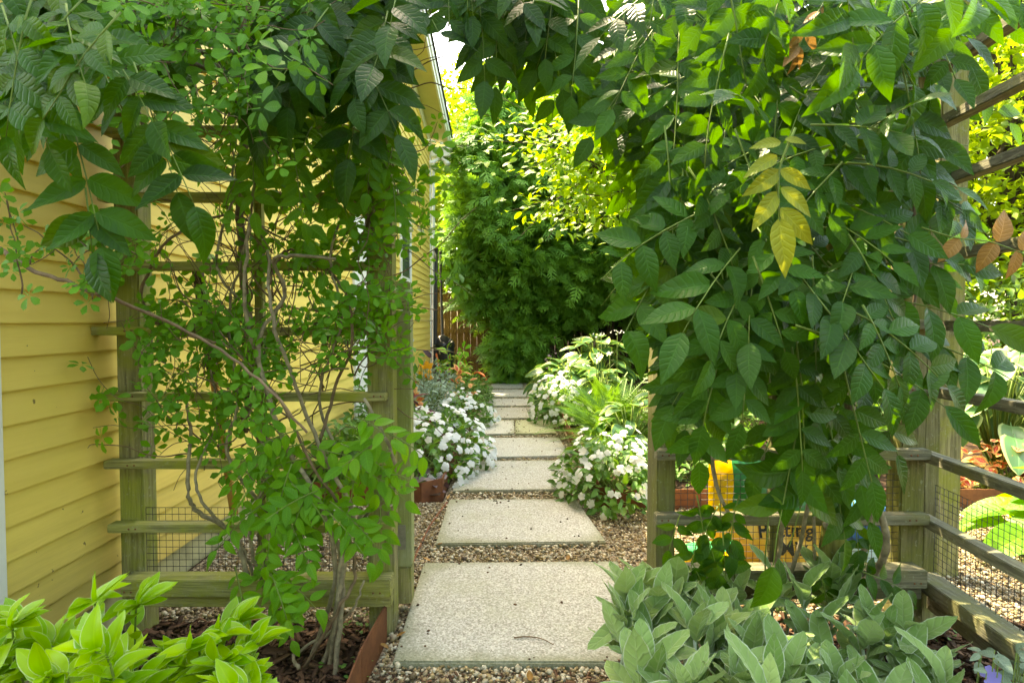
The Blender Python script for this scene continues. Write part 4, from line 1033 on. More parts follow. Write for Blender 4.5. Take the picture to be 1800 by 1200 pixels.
def solomon(lab, stems, tone, size):
    o = thing('striped_lily_plant', lab, 'plant', (stems[0][0][0], stems[0][0][1], 0), 'variegated plants at the front by the house')
    Lv = Leaves(); st_ = []
    H_ = [leaf_t(w_, 'ovate', 10, 3, f, c, .004, 4, tw, wave=wv) for w_, f, c, tw, wv in ((.46, .35, .25, .2, .04), (.40, .25, .12, -.25, .07), (.50, .45, .4, .1, -.05), (.44, .5, -.05, .3, .08))]
    L_ = [leaf_t(.45, 'ellip', 5, 1, .3, .25)]
    for base, top in stems:
        base, top = np.array(base, float), np.array(top, float)
        mid_ = base * .45 + top * .55; mid_[2] = base[2] + (top[2] - base[2]) * .85
        pth = smooth_path([base, mid_, top], 7); st_.append(tube_t(pth, .0035, .002, 5))
        m = len(pth); dirn = norm(top - base)
        for k in range(4, m):
            sg = 1 if k % 2 else -1; tg = norm(pth[min(k + 1, m - 1)] - pth[k - 1]); up = np.array([0, -.35, 1.0])
            sdv = norm(np.cross(tg, up))
            for rep in (0, 1):
                d = tg * rng.uniform(.35, .8) + sdv * sg * (1 - 2 * rep) * rng.uniform(.5, 1) + np.array([0, 0, rng.uniform(-.1, .35)])
                if rep and rng.uniform() < .4: continue
                Lv.add(pth[k], d, up + rng.normal(0, .3, 3), size * rng.uniform(.75, 1.15), np.clip(tone + rng.normal(0, .22), 0, 1), rng.uniform(.9, 1.15))
        Lv.add(pth[-1], dirn + np.array([0, 0, .2]), np.array([0, -.4, 1.]), size, tone)
    emit(o, Lv.dic(), H_, L_, MT['solomon']); tubes('stems', st_, MT['greenstem'], o)
sa = []
for q in range(13):
    t_ = P(rng.uniform(-30, 270), rng.uniform(1085, 1225), rng.uniform(1.25, 1.6)); sa.append(((t_[0] + rng.uniform(-.15, .1), t_[1] + rng.uniform(.0, .25), 0), tuple(t_)))
for t_, s_ in ((P(170, 1055, 1.55), 0), (P(245, 1060, 1.6), 0), (P(20, 1100, 1.4), 0)): sa.append(((t_[0] - .12, t_[1] + .15, 0), tuple(t_)))
solomon('yellow-green white-edged leafy plant in the corner nearest the white corner board', sa, .6, .094)
sb = []
for q in range(14):
    t_ = P(rng.uniform(250, 455), rng.uniform(1115, 1240), rng.uniform(1.4, 1.7)); sb.append(((t_[0] + rng.uniform(-.15, .05), t_[1] + rng.uniform(.0, .2), 0), tuple(t_)))
for t_ in (P(420, 1090, 1.7), P(455, 1130, 1.6)): sb.append(((t_[0] - .14, t_[1] + .1, 0), tuple(t_)))
solomon('yellow-green white-edged leafy plant beside the pale vine stems', sb, .55, .088)

# ------------------------------------------------------------------ mounds of flowers
def petal_flower(nP, W_, mat, r=.5, eye=None, cup=.12):
    ts = []
    for k in range(nP):
        a = 2 * math.pi * k / nP + rng.normal(0, .08); lf = leaf_t(W_, 'obov', 4, 1, .1, cup)
        ts.append(moved(lf, np.array([[math.cos(a), math.sin(a), 0], [-math.sin(a), math.cos(a), 0], [0, 0, 1]]) * r))
    return merge(ts)
F_IMP = [petal_flower(5, .88, None, cup=c) for c in (.1, .3, -.1)]
def mound(name, lab, cat, c, rx_, ry_, h, nleaf, ls, leafm, lts, ltl, nflow=0, fs=.03, fm=None, ft=None, group=None, nmax=300, z0=.05, tone=.5, lay=.35, updir=.6):
    o = thing(name, lab, cat, (c[0], c[1], z0), group)
    Lv = Leaves(); c = np.array([c[0], c[1], z0])
    def surf(n, depth):
        a = rng.uniform(0, 2 * math.pi, n); e = np.arccos(rng.uniform(-.05, 1, n)) ; r = 1 - depth * rng.uniform(0, 1, n) ** 1.5
        r = r * (1 + .10 * np.sin(3 * a + c[0] * 9) + .06 * np.sin(7 * a + 5 * e))
        d = np.stack([np.sin(e) * np.cos(a), np.sin(e) * np.sin(a), np.cos(e)], 1)
        return c + d * r[:, None] * np.array([rx_, ry_, h - .0]), d
    p, d = surf(nleaf, lay); 
    for k in range(nleaf):
        dd = d[k] * np.array([1, 1, .25]) + rng.normal(0, .45, 3)
        nn = d[k] * .5 + np.array([0, -.2, updir]) + rng.normal(0, .3, 3)
        Lv.add(p[k], dd, nn, ls * rng.uniform(.65, 1.25), np.clip(tone + rng.normal(0, .25), 0, 1), rng.uniform(.85, 1.15))
    emit(o, Lv.dic(), lts, ltl, leafm, nmax)
    st_ = [tube_t([c + np.array([rng.normal(0, rx_ * .25), rng.normal(0, ry_ * .25), -.03]), c * .4 + p[k] * .6, p[k]], .005, .002, 4) for k in range(0, min(nleaf, 60))]
    tubes('stems', st_, MT['greenstem'], o)
    if nflow:
        p, d = surf(nflow, .02); Fl = Leaves()
        for k in range(nflow):
            n_ = norm(d[k] * 1.0 + np.array([0, -.55, .35]) + rng.normal(0, .25, 3)); t_ = np.cross(n_, rng.normal(0, 1, 3))
            Fl.add(p[k] + n_ * ls * .45, t_, n_, fs * rng.uniform(.8, 1.2), rng.uniform())
        emit(o, Fl.dic(), ft, ft, fm, nmax, 'flower', 'flowers')
    return o
H_IM = [leaf_t(.5, 'ovate', 6, 2, .25, .2, .004, 6), leaf_t(.48, 'ovate', 6, 2, .35, .35, .004, 6)]
L_IM = [leaf_t(.5, 'ovate', 3, 1, .25, .2)]
gi = 'white impatiens mounds in the beds'
mound('impatiens', 'large mound of white impatiens in the bed nearest the left gate post', 'flower', (-.66, 4.75), .46, .62, .42, 900, .075, MT['imp'], H_IM, L_IM, 170, .066, MT['petal'], F_IMP, gi, 220)
mound('impatiens', 'smaller mound of white impatiens spilling onto the slabs before the grey foliage', 'flower', (-.55, 6.75), .34, .42, .33, 520, .065, MT['imp'], H_IM, L_IM, 130, .064, MT['petal'], F_IMP, gi, 120)
mound('impatiens', 'mound of white impatiens overhanging the second slab by the right gate post', 'flower', (.66, 3.95), .34, .42, .40, 800, .068, MT['imp'], H_IM, L_IM, 130, .056, MT['petal'], F_IMP, gi, 220)
mound('impatiens', 'mound of white impatiens between the yellow-edged hosta and the fern', 'flower', (.56, 7.0), .33, .5, .50, 560, .07, MT['imp'], H_IM, L_IM, 130, .064, MT['petal'], F_IMP, gi, 120)
# left bed
mound('ground_cover', 'green leafy plants at the foot of the siding behind the left trellis', 'plant', (-1.25, 4.4), .26, .40, .40, 650, .065, MT['ground'], H_IM, L_IM, nmax=150, tone=.5)
mound('ground_cover', 'tall green leafy plant against the siding seen between the trellis uprights', 'plant', (-1.22, 5.4), .28, .5, .62, 700, .07, MT['imp'], H_IM, L_IM, nmax=100, tone=.4)
L1 = [leaf_t(.3, 'ellip', 3, 1, .2, .2)]; H1 = [leaf_t(.3, 'ellip', 6, 1, .2, .2)]
mound('silver_plant', 'silvery grey foliage plant in the middle of the house bed', 'plant', (-.98, 6.9), .42, .6, .50, 1500, .06, MT['silver'], H1, L1, nmax=200)
mound('silver_plant', 'grey-green foliage below the orange daisies against the house', 'plant', (-1.05, 8.0), .42, .5, .55, 900, .07, MT['silver'], H1, L1, nmax=100, tone=.1)
HC = [leaf_t(.62, 'ovate', 6, 2, .2, .2)]; LC = [leaf_t(.62, 'ovate', 4, 1, .2, .2)]
mound('coleus', 'lime green coleus with red leaf centres beside the dark fence', 'plant', (-.86, 8.9), .30, .35, .72, 190, .13, MT['coleus'], HC, LC, nmax=200, lay=.3, group='coleus plants')
mound('coleus', 'orange and pink coleus at the house side of the silver foliage', 'plant', (-1.14, 6.3), .17, .25, .50, 46, .10, MT['coleusred'], HC, LC, nmax=60, lay=.2, group='coleus plants')
mound('coleus', 'yellow and pink coleus just behind the smaller impatiens mound', 'plant', (-.66, 7.6), .17, .2, .50, 50, .10, MT['coleusred'], HC, LC, nmax=60, lay=.2, group='coleus plants')
mound('feathery_plant', 'feathery bright green plant at the path edge beside the hose', 'plant', (-.58, 8.5), .28, .7, .40, 1600, .06, MT['fern'], H1, L1, nmax=80, tone=.35)
mound('burgundy_plant', 'dark burgundy leaved plant behind the large impatiens by the gate post', 'plant', (-1.02, 5.6), .22, .2, .50, 34, .17, MT['burgundy'], HC, LC, nmax=40, lay=.3)
mound('purple_plant', 'purple-black leaved plant beside the orange daisies', 'plant', (-1.13, 8.9), .17, .2, .70, 26, .2, MT['burgundy'], HC, LC, nmax=40, tone=.0, lay=.3)
mound('heuchera', 'low heuchera with silvery purple leaves in the front corner of the bed', 'plant', (-.72, 4.08), .24, .13, .13, 60, .075, MT['heuchera'], HC, LC, nmax=80, lay=.5, tone=.6)
rd_ = thing('orange_daisies', 'orange daisies against the yellow siding in the house bed', 'flower', (-1.2, 8.1, .05)); Lv = Leaves(); st_ = []
F_DA = [petal_flower(8, .5, None)]
for k in range(20):
    p = P(738 + rng.uniform(0, 22), 641 + (k % 2) * 16 + rng.uniform(-4, 8), rng.uniform(7.7, 8.2)); Lv.add(p, rng.normal(0, 1, 3), np.array([.1, -.8, .5]) + rng.normal(0, .3, 3), .075, 0); st_.append(tube_t([(-1.2, 8.15, .05), (p[0], p[1] + .04, p[2] * .6), p + np.array([0, .01, 0])], .004, .003, 4))
emit(rd_, Lv.dic(), F_DA, F_DA, MT['orangepetal'], 300, 'flower'); tubes('stems', st_, MT['greenstem'], rd_)

# right bed
H_HO = [leaf_t(.66, 'heart', 8, 3, .22, c, 0, 1, tw, stalk=.15, wave=.04) for c, tw in ((.25, .1), (.4, -.1), (.15, .15))]
L_HO = [leaf_t(.66, 'heart', 5, 2, .22, .3, stalk=.15)]
def hosta(lab, c, r, h, n_, s, mat=MT['hosta'], tone=.5, z0=.05, group='hostas in the beds'):
    o = thing('hosta', lab, 'hosta', (c[0], c[1], z0), group); Lv = Leaves(); st_ = []; c0 = np.array([c[0], c[1], z0])
    for k in range(n_):
        a = k * 2.399 + rng.normal(0, .2); f = math.sqrt((k + .5) / n_); rr = f * r * rng.uniform(.8, 1.1); zz = h * (1 - .55 * f * f) * rng.uniform(.85, 1.08)
        p = c0 + np.array([math.cos(a) * rr * .8, math.sin(a) * rr * .8, zz]); d = np.array([math.cos(a), math.sin(a), .45 - 1.1 * f + rng.normal(0, .15)]) 
        nn = np.array([math.cos(a) * .5 * f, math.sin(a) * .5 * f - .15, 1]) + rng.normal(0, .18, 3)
        Lv.add(p, d, nn, s * rng.uniform(.8, 1.15), np.clip(tone + rng.normal(0, .2), 0, 1)); st_.append(tube_t([c0, c0 * .5 + p * .5 + np.array([0, 0, h * .15]), p], .006, .004, 4))
    emit(o, Lv.dic(), H_HO, L_HO, mat); tubes('stalks', st_, MT['greenstem'], o)
hosta('yellow-edged hosta spilling onto the far slabs right of the path', (.72, 8.0), .55, .60, 90, .24)
hosta('tall yellow-edged hosta behind the fern before the dark conifers', (1.25, 8.9), .60, .90, 85, .28, tone=.3)
hosta('hosta with broad plain leaves beside the rear slabs before the conifer trunk', (1.05, 7.1), .35, .62, 40, .20, tone=.5)
hosta('white-edged hosta in full sun beyond the side fence', (3.65, 4.45), .62, .92, 80, .27, MT['hostaw'], .7)
hosta('white-edged hosta in sun further along beyond the side fence', (4.4, 4.9), .62, .95, 70, .28, MT['hostaw'], .7)
hosta('low broad-leaved hosta beside the side fence wire', (2.95, 3.0), .45, .35, 40, .24, MT['wisnew'], .6, 0)
hosta('small hosta leaves behind the white impatiens by the right gate post', (.95, 4.8), .32, .52, 34, .17, tone=.7)

def frond_t(npn, lw, simple):
    ts = []
    for i in range(npn):
        t = .12 + .86 * i / npn; y = t; z = -.45 * t * t + .1 * t
        L_ = lw * math.sin(math.pi * min(1, .12 + t * .93)) ** .8
        for sg in (-1, 1):
            lf = leaf_t(.15, 'ellip', 2 if simple else 3, 1, .1, .2); a = R(72 - 25 * t) * -sg
            ts.append(moved(lf, np.array([[math.cos(a), -math.sin(a), 0], [math.sin(a), math.cos(a), 0], [0, 0, 1]]).T.T * L_, (0, y, z)))
    w_ = .008
    for i in range(5):
        a, b = i / 5, (i + 1) / 5; za, zb2 = (-.45 * q * q + .1 * q for q in (a, b)); ts.append(T([(-w_, a, za), (w_, a, za), (w_, b, zb2), (-w_, b, zb2)], [(0, 1, 2, 3)], [(.5, .5)] * 4))
    return merge(ts)
FR = [frond_t(24, .17, True), frond_t(22, .2, True), frond_t(26, .15, True)]
def fern(lab, c, n_, L_, tone=.5, z0=.05, spread=1.0, group='ferns in the bed right of the path'):
    o = thing('fern', lab, 'fern', (c[0], c[1], z0), group); Lv = Leaves()
    for k in range(n_):
        a = k * 2.399; el = rng.uniform(.25, 1.2); d = np.array([math.cos(a) * math.cos(el) * spread, math.sin(a) * math.cos(el) * spread, math.sin(el)])
        Lv.add(np.array([c[0] + rng.normal(0, .06), c[1] + rng.normal(0, .06), z0]), d, np.array([-math.cos(a) * math.sin(el), -math.sin(a) * math.sin(el), math.cos(el)]), L_ * rng.uniform(.7, 1.1), np.clip(tone + rng.normal(0, .2), 0, 1))
    emit(o, Lv.dic(), FR, FR, MT['fern'], 300, 'frond', 'fronds')
fern('big bright fern in front of the hostas right of the path', (.98, 5.75), 80, .72, .4)
fern('fern beside the third trellis rail right of the path', (1.35, 5.3), 50, .7, .25)
fern('bright fern standing behind the white impatiens mound', (1.0, 6.5), 60, .75, .45)
fern('small fern between the impatiens and the steel edging', (.80, 4.65), 18, .4, .7)
# flowering umbels and pink astilbe
um = thing('umbel_flowers', 'tall thin stems with small white umbels above the fern', 'flower', (1.05, 6.9, .05)); Lv = Leaves(); st_ = []
for px, py in ((1057, 588), (1085, 583), (1048, 628), (1052, 622), (1030, 640), (1072, 620)):
    p = P(px, py, 6.8); st_.append(tube_t([(p[0] - .02, 6.9, .1), (p[0] + .01, 6.85, p[2] * .6), p], .005, .003, 4))
    for k in range(12): Lv.add(p + rng.normal(0, .03, 3) * np.array([1, 1, .4]), rng.normal(0, 1, 3), np.array([0, -.3, 1]), .02, 0)
emit(um, Lv.dic(), F_IMP[:1], F_IMP[:1], MT['petal'], 80, 'flower'); tubes('stems', st_, MT['greenstem'], um)
mound('astilbe', 'faded pink astilbe at the foot of the conifers', 'flower', (.95, 10.6), .55, .4, .62, 500, .07, MT['ground'], H_IM, L_IM, 50, .05, MT['pinkpetal'], F_IMP, None, 40, tone=.3)

# behind the right trellis and beyond the side fence
mound('coleus', 'red and yellow coleus row behind the steel edging beyond the side fence', 'plant', (3.35, 4.02), .40, .16, .36, 190, .085, MT['coleusred'], HC, LC, nmax=200, group='coleus plants')
mound('burgundy_plant', 'dark red leafy plant beside the sunny coleus beyond the side fence', 'plant', (3.9, 4.1), .35, .2, .34, 160, .09, MT['burgundy'], HC, LC, nmax=120, tone=.9)
mound('ground_cover', 'low green leaves behind the steel edging and potting bag', 'plant', (1.35, 4.35), .55, .4, .32, 700, .06, MT['ground'], H_IM, L_IM, nmax=120, tone=.6)
mound('leafy_shrub', 'green shrub in the bed behind the right trellis', 'shrub', (2.25, 4.9), .8, .6, .95, 1500, .09, MT['ground'], H_IM, L_IM, nmax=150, tone=.5, group='shrubs behind the trellis')
mound('leafy_shrub', 'dark shrub further back behind the right trellis', 'shrub', (2.9, 7.0), 1.3, .9, 1.5, 2600, .11, MT['tree2'], H_IM, L_IM, nmax=60, tone=.5, group='shrubs behind the trellis')
mound('leafy_shrub', 'dark green shrub behind the sunny hostas', 'shrub', (5.6, 6.6), 1.6, 1.0, 1.9, 3000, .12, MT['tree2'], H_IM, L_IM, nmax=60, tone=.4, group='shrubs behind the trellis')
cr = thing('blue_flowered_plant', 'grey-green plant with a blue flower in the lower right corner', 'plant', (1.45, 1.55, 0)); Lv = Leaves(); st_ = []
for k in range(46):
    p = P(rng.uniform(1720, 1830), rng.uniform(1140, 1230), rng.uniform(1.5, 1.7)); Lv.add(p, rng.normal(0, 1, 3) * np.array([1, .6, .5]), np.array([0, -.5, 1]) + rng.normal(0, .3, 3), rng.uniform(.03, .055), rng.uniform(0, .6))
    st_.append(tube_t([(p[0], p[1] + .03, 0), p], .002, .0015, 4))
emit(cr, Lv.dic(), H_IM, L_IM, MT['silver']); tubes('stems', st_, MT['greenstem'], cr)
Fl = Leaves(); Fl.add(P(1742, 1190, 1.52), (1, 0, .1), np.array([0, -.7, .7]), .06, 0); emit(cr, Fl.dic(), F_IMP, F_IMP, MT['bluepetal'], 5, 'flower')
# little clover plants on the mulch
for i, (px, py, lab) in enumerate(((625, 1105, 'small clover seedling on the mulch beside the rusty strip'), (620, 1185, 'small clover seedling on the mulch nearest the camera'), (400, 1170, 'small seedling between the two striped plants'), (1650, 1120, 'small seedling on the mulch by the side fence'))):
    q = G(px, py); o = thing('seedling', lab, 'seedling', tuple(q), 'seedlings on the mulch'); Lv = Leaves()
    for k in range(22): Lv.add(q + np.array([rng.normal(0, .04), rng.normal(0, .04), .015 + rng.uniform(0, .03)]), rng.normal(0, 1, 3) * np.array([1, 1, .2]), np.array([0, 0, 1]) + rng.normal(0, .2, 3), .02, rng.uniform(.3, .8), 1.5)
    emit(o, Lv.dic(), L_IM, L_IM, MT['imp'])
# sprig right of the gate post
sg_ = thing('young_wisteria', 'short wisteria shoots sprouting before the lower rails by the right gate post', 'climbing plant', (.7, 2.0, 0)); Lv = Leaves()
for q, rd, n_, l_, t_ in (((1225, 870), (.2, 0, -1), 2, .075, .5), ((1290, 900), (-.1, 0, -1), 2, .08, .7), ((1240, 930), (.3, 0, -1), 2, .09, .6), ((1300, 870), (-.3, 0, -1), 3, .055, .8), ((1215, 985), (.3, 0, -.6), 2, .08, .5), ((1500, 880), (.1, 0, -1), 3, .075, .3), ((1535, 930), (-.2, 0, -1), 3, .07, .3), ((1195, 905), (-.3, 0, -1), 2, .07, .35), ((1270, 935), (.1, 0, -1), 2, .095, .5), ((1262, 890), (-.5, 0, -.9), 2, .06, .6), ((1330, 850), (.1, 0, -1), 5, .04, .7), ((1345, 890), (.15, 0, -1), 6, .036, .8), ((1225, 950), (-.2, 0, -1), 2, .08, .4), ((1590, 1060), (.2, 0, -.6), 4, .04, .4), ((1500, 1000), (1, 0, -.3), 3, .085, .45), ((1440, 1000), (.3, 0, -1), 2, .07, .3)):
    pinnate(Lv, P(*q, 2.0), np.array(rd, float), np.array([0, -.8, .5]), n_, l_, t_)
emit(sg_, Lv.dic(), H_WIS, L_WIS, MT['wis']); tubes('leaf_stalks', Lv.stems, MT['greenstem'], sg_)
tube('stem', [G(1300, 1090), P(1290, 1000, 2.05), P(1270, 930, 2.02), P(1265, 885, 2.0)], .004, .002, MT['greenstem'], sg_)
tube('stem', [G(1360, 1090), P(1345, 1000, 2.05), P(1350, 900, 2.02), P(1325, 845, 2.0)], .003, .002, MT['greenstem'], sg_)

# fallen leaves and a twig
for i, (px, py, lab) in enumerate(((697, 1118, 'orange fallen leaf by the nearest slab corner beside the post'), (756, 985, 'curled brown fallen leaf on the gravel before the second slab'), (770, 956, 'orange fallen leaf at the left corner of the second slab'), (997, 984, 'yellow fallen leaf on the gravel between the two nearest slabs'), (1074, 932, 'orange fallen leaf right of the second slab'), (932, 1196, 'orange fallen leaf on the gravel in front of the nearest slab'), (683, 1138, 'small orange fallen leaf against the rusty strip'), (786, 876, 'yellow fallen leaf by the steel bed corner'))):
    q = G(px, py, .02); q[2] = .034 if 0 else .02
    o = link('fallen_leaf', leaf_t(.6, 'ovate', 6, 2, .5, -.35).mesh('fallen_leaf', MT['orange'])); tag(o, lab, 'leaf', 'fallen leaves on the path')
    a = rng.uniform(0, 6.28); m4 = Matrix.Translation(tuple(q)) @ Matrix.Rotation(a, 4, 'Z') @ Matrix.Rotation(.15, 4, 'X') @ Matrix.Scale(.036, 4); o.matrix_basis = m4; o.color = (float(rng.uniform()),) * 3 + (1,)
tw = tube('twig', [G(903, 1120, .031), G(925, 1118, .032), G(950, 1121, .033), G(973, 1132, .031)], .0028, .0015, MT['brownstem'], None, 6, 4); tag(tw, 'thin brown twig lying on the nearest slab', 'twig')

# ------------------------------------------------------------------ lime-leaved branch over the path
LB = thing('lime_leaved_shrub', 'shrub with sunlit lime green leaves arching before the dark conifers', 'shrub', (1.9, 6.9, 0))
Lv = Leaves(); br = []
H_LI = [leaf_t(.5, 'ellip', 6, 2, .2, .2, 0, 5), leaf_t(.55, 'ovate', 6, 2, .3, .3)]
L_LI = [leaf_t(.52, 'ellip', 3, 1, .2, .2)]
root_ = np.array([1.9, 6.9, 0.])
trk = smooth_path([root_, (1.85, 6.8, 1.2), P(1130, 380, 6.6), P(1060, 250, 6.4)], 6)
tube('trunk', [root_, (1.85, 6.8, 1.2), P(1130, 380, 6.6), P(1060, 250, 6.4)], .05, .015, MT['treebark'], LB, 10, 6)
def spray(a, b, n_, sz, tone, side=.35):
    a, b = np.array(a), np.array(b); pth = smooth_path([a, (a + b) / 2 + np.array([0, 0, .12]), b], 6); br.append(tube_t(pth, .009, .003, 5))
    for k in range(n_):
        t = rng.uniform(.15, 1); c = pth[int(t * (len(pth) - 1))] + rng.normal(0, 1, 3) * np.array([.22, .25, .07]) * side
        Lv.add(c, norm(b - a) * .5 + rng.normal(0, .6, 3) * np.array([1, .6, .4]), np.array([0, -.35, 1]) + rng.normal(0, .35, 3), sz * rng.uniform(.7, 1.2), np.clip(tone + rng.normal(0, .2), 0, 1))
for tx, ty, tY, n_ in ((1000, 130, 6.8, 90), (940, 150, 7.0, 70), (1060, 120, 6.8, 90), (880, 170, 7.0, 50), (1090, 200, 6.6, 90), (830, 245, 5.6, 45), (850, 200, 6.2, 40), (910, 230, 6, 60), (905, 310, 5.9, 50), (960, 300, 6.2, 90), (900, 370, 6.1, 35), (935, 350, 6.3, 60), (985, 380, 6.3, 80), (960, 425, 6.4, 45), (1010, 430, 6.4, 60), (940, 200, 6.5, 60), (1020, 260, 6.4, 90), (1040, 330, 6.3, 90), (1050, 400, 6.4, 80), (1000, 210, 6.7, 70), (905, 425, 6.0, 14), (1060, 180, 7, 60), (1080, 300, 6, 60)):
    s0 = trk[int(rng.integers(8, len(trk)))]; spray(s0, P(tx, ty, tY), int(n_ * 1.5), .100, .6, 1.0)
emit(LB, Lv.dic(), H_LI, L_LI, MT['lime']); tubes('branches', br, MT['treebark'], LB)

# ------------------------------------------------------------------ conifers at the end of the path
def spray_t(seed):
    r = np.random.default_rng(seed); V, fs, uv = [], [], []
    def blade(b, d, L_, w_):
        d = norm(d); s = np.array([-d[1], d[0], 0]); i = len(V)
        V.extend([b - s * w_ * .3, b + d * L_ * .5 - s * w_ + np.array([0, 0, .02]), b + d * L_ + np.array([0, 0, -.06 * L_]), b + d * L_ * .5 + s * w_ + np.array([0, 0, .02]), b + s * w_ * .3]); fs.append((i, i + 1, i + 2, i + 3, i + 4)); uv.extend([(.4, 0), (0, .5), (.5, 1), (1, .5), (.6, 0)])
    for k in range(4):
        y = .10 + k * .19
        for sg in (-1, 1):
            a = R(r.uniform(28, 52)); blade(np.array([0, y, -.12 * y * y]), np.array([sg * math.sin(a), math.cos(a), 0]), .60 * (1 - .16 * k) * r.uniform(.8, 1.1), .045)
    blade(np.array([0, 0, 0.]), np.array([0, 1, 0.]), 1.0, .05)
    return T(V, fs, uv)
SP = [spray_t(i) for i in range(5)]
def conifer(lab, x, y, h, r, n_, tone, z0=.3, group='dark conifers at the end of the path'):
    o = thing('conifer', lab, 'tree', (x, y, 0), group)
    tube('trunk', [(x, y, -.02), (x + .03, y, h * .5), (x, y, h * .95)], .11, .02, MT['treebark'], o, 8, 4)
    if r > .5: tube('trunk', [(x + .18, y + .1, -.02), (x + .25, y, h * .4), (x + .2, y, h * .8)], .07, .02, MT['treebark'], o, 8, 4)
    ncl = int(n_ / 16); d_, n2, p_, s_, v_ = [], [], [], [], []; brs = []
    for c in range(ncl):
        t = rng.uniform(0, 1) ** .85; z = z0 + t * (h - z0); a = rng.uniform(0, 2 * math.pi)
        prof = r * (min(1, .50 + t * 2.2)) * max(.05, 1 - max(0, (t - .45) / .55) ** 1.9) ** .8
        prof *= 1 + .16 * math.sin(3 * a + z * 2) + rng.normal(0, .13)
        cc = np.array([x + math.cos(a) * prof, y + math.sin(a) * prof, z]); out = np.array([math.cos(a), math.sin(a), 0]); tn = np.clip(tone + rng.normal(0, .22), 0, 1)
        if c % 5 == 0: brs.append(tube_t([(x, y, z * .9), cc], .015, .006, 4))
        for k in range(16):
            q = cc + rng.normal(0, 1, 3) * np.array([.13, .13, .13]) - out * rng.uniform(0, .2)
            p_.append(q); dd = out * .7 + rng.normal(0, .5, 3) + np.array([0, 0, -.25]); d_.append(dd); n2.append(out * .6 + np.array([0, 0, .7]) + rng.normal(0, .45, 3)); s_.append(rng.uniform(.20, .42)); v_.append(np.clip(tn + rng.normal(0, .12), 0, 1))
    batch('crown', SP, frames(np.array(d_), np.array(n2), np.array(s_)), np.array(p_), np.array(v_), MT['arb'], o)
    tubes('branch', brs, MT['treebark'], o)
conifer('tallest dark arborvitae standing left of the others before the far fence', -.25, 12.0, 5.7, .85, 9000, .5, 1.15)
conifer('dark arborvitae in the middle of the row before the far fence', .75, 12.1, 5.4, .95, 8500, .45, 1.0)
conifer('dark arborvitae nearest the ferns before the far fence', 1.95, 12.0, 5.2, .95, 8500, .35, 1.2)
conifer('dark arborvitae at the end of the row mostly behind the wisteria', 3.3, 12.1, 5.0, 1.0, 5000, .4, .3)
conifer('small low arborvitae shoot at the end of the path before the fence', .08, 11.7, 1.5, .36, 1700, .6, .10, 'low conifer growth')

# ------------------------------------------------------------------ trees beyond
def tree(lab, x, y, h, cz, rx_, ry_, rz_, ncl, per, ls, mat, tone, clr=.5, group='leafy trees beyond the fence'):
    o = thing('tree', lab, 'tree', (x, y, 0), group)
    tube('trunk', [(x, y, -.02), (x + .1, y, h * .25), (x - .05, y + .1, h * .5), (x, y, h * .8)], .17, .05, MT['treebark'], o, 10, 4)
    br, p_, d_, n2, s_, v_ = [], [], [], [], [], []
    for c in range(ncl):
        u = norm(rng.normal(0, 1, 3)) * rng.uniform(.25, 1) ** .5; cc = np.array([x, y, cz]) + u * np.array([rx_, ry_, rz_]); tn = np.clip(tone + rng.normal(0, .2), 0, 1)
        if c % 4 == 0:
            b0 = np.array([x, y, h * rng.uniform(.2, .6)]); br.append(tube_t(smooth_path([b0, (b0 + cc) / 2 + np.array([0, 0, .25]), cc], 3), .035, .008, 5))
        m = int(per * rng.uniform(.6, 1.4)); q = cc + rng.normal(0, 1, (m, 3)) * np.array([clr, clr, clr * .55])
        p_.append(q); d_.append(rng.normal(0, 1, (m, 3)) * np.array([1, 1, .5]) + np.array([0, 0, -.3])); n2.append(rng.normal(0, .45, (m, 3)) + np.array([0, 0, .9])); s_.append(ls * rng.uniform(.7, 1.3, m)); v_.append(np.clip(tn + rng.normal(0, .12, m), 0, 1))
    batch('crown', TL_, frames(np.concatenate(d_), np.concatenate(n2), np.concatenate(s_)), np.concatenate(p_), np.concatenate(v_), mat, o)
    tubes('branch', br, MT['treebark'], o)
TL_ = [leaf_t(.6, 'ovate', 2, 1, .3, .2), leaf_t(.7, 'ellip', 2, 1, .3, .3)]
tree('pale yellow-green tree seen past the far house corner', -2.2, 17.5, 9, 4.6, 2.4, 2.0, 3.4, 230, 45, .16, MT['tree1'], .5)
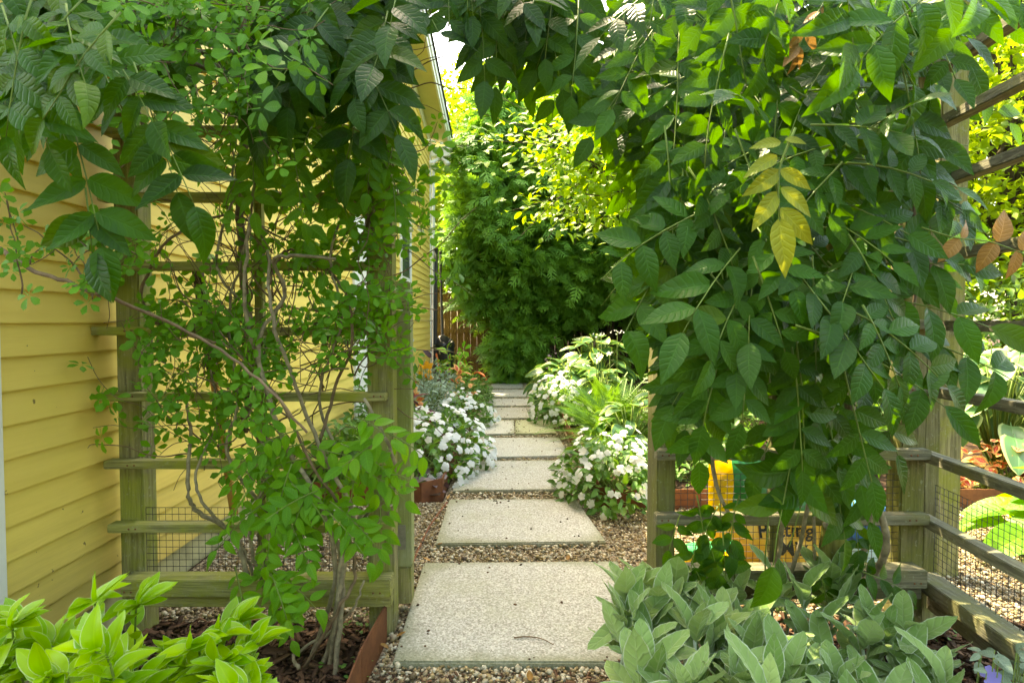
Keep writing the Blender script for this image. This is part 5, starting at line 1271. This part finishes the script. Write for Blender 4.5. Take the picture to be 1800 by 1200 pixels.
tree('tall yellow-green tree standing behind the tallest conifer', .8, 19, 10, 5.8, 2.8, 2.2, 4.2, 230, 45, .17, MT['tree1'], .5)
tree('yellow-green tree behind the conifer row on the fern side', 4.0, 17, 9, 5, 2.8, 2.2, 4.0, 200, 42, .17, MT['tree1'], .45)
tree('sunlit tree above the lime shrub and behind the arch', 3.6, 9.6, 6.5, 3.9, 1.9, 1.5, 2.2, 170, 42, .14, MT['tree1'], .4)
tree('bright sunlit tree beyond the side fence and the tall post', 7.0, 8.4, 7.5, 3.9, 2.3, 1.9, 2.6, 260, 45, .14, MT['tree1'], .6)
tree('bright tree further away at the garden side', 10.5, 11.5, 9, 4.8, 3.0, 2.4, 4.0, 210, 42, .18, MT['tree1'], .5)
tree('dark green tree behind the sunny hostas', 6.6, 12.5, 7, 3.0, 2.8, 1.8, 2.8, 200, 42, .16, MT['tree2'], .4)
tree('broad yellow-green tree rising just behind the far fence', .2, 15.5, 9, 5.4, 2.6, 1.4, 2.6, 260, 45, .15, MT['tree1'], .45)
tree('dark green tree beyond the fence far behind the wisteria', 9.5, 20, 11, 5.5, 4, 3, 5, 230, 42, .22, MT['tree2'], .5)
tree('dark green tree beyond the fence behind the yellow house', -5.5, 22, 11, 5.5, 4, 3, 5, 230, 42, .22, MT['tree2'], .5)
tree('leafy tree of the garden behind the viewpoint on the house side', -4.2, -4.0, 7, 3.6, 2.8, 1.8, 3.2, 200, 45, .16, MT['tree2'], .4, group='unseen trees added behind the viewpoint to shade the scene')  # unseen trees behind the camera, added to cut the low sky light
tree('leafy tree of the garden behind the viewpoint', .6, -6.5, 7, 3.4, 3.2, 1.8, 3.2, 200, 45, .16, MT['tree2'], .3, group='unseen trees added behind the viewpoint to shade the scene')
tree('leafy tree of the garden behind the viewpoint beyond the side fence', 6.2, -4.0, 7.5, 3.8, 2.8, 2.4, 3.4, 200, 45, .16, MT['tree2'], .4, group='unseen trees added behind the viewpoint to shade the scene')
tree('dark green tree closing the view straight behind the path', 1.5, 25, 10, 5, 5, 3, 5, 230, 42, .24, MT['tree2'], .5)
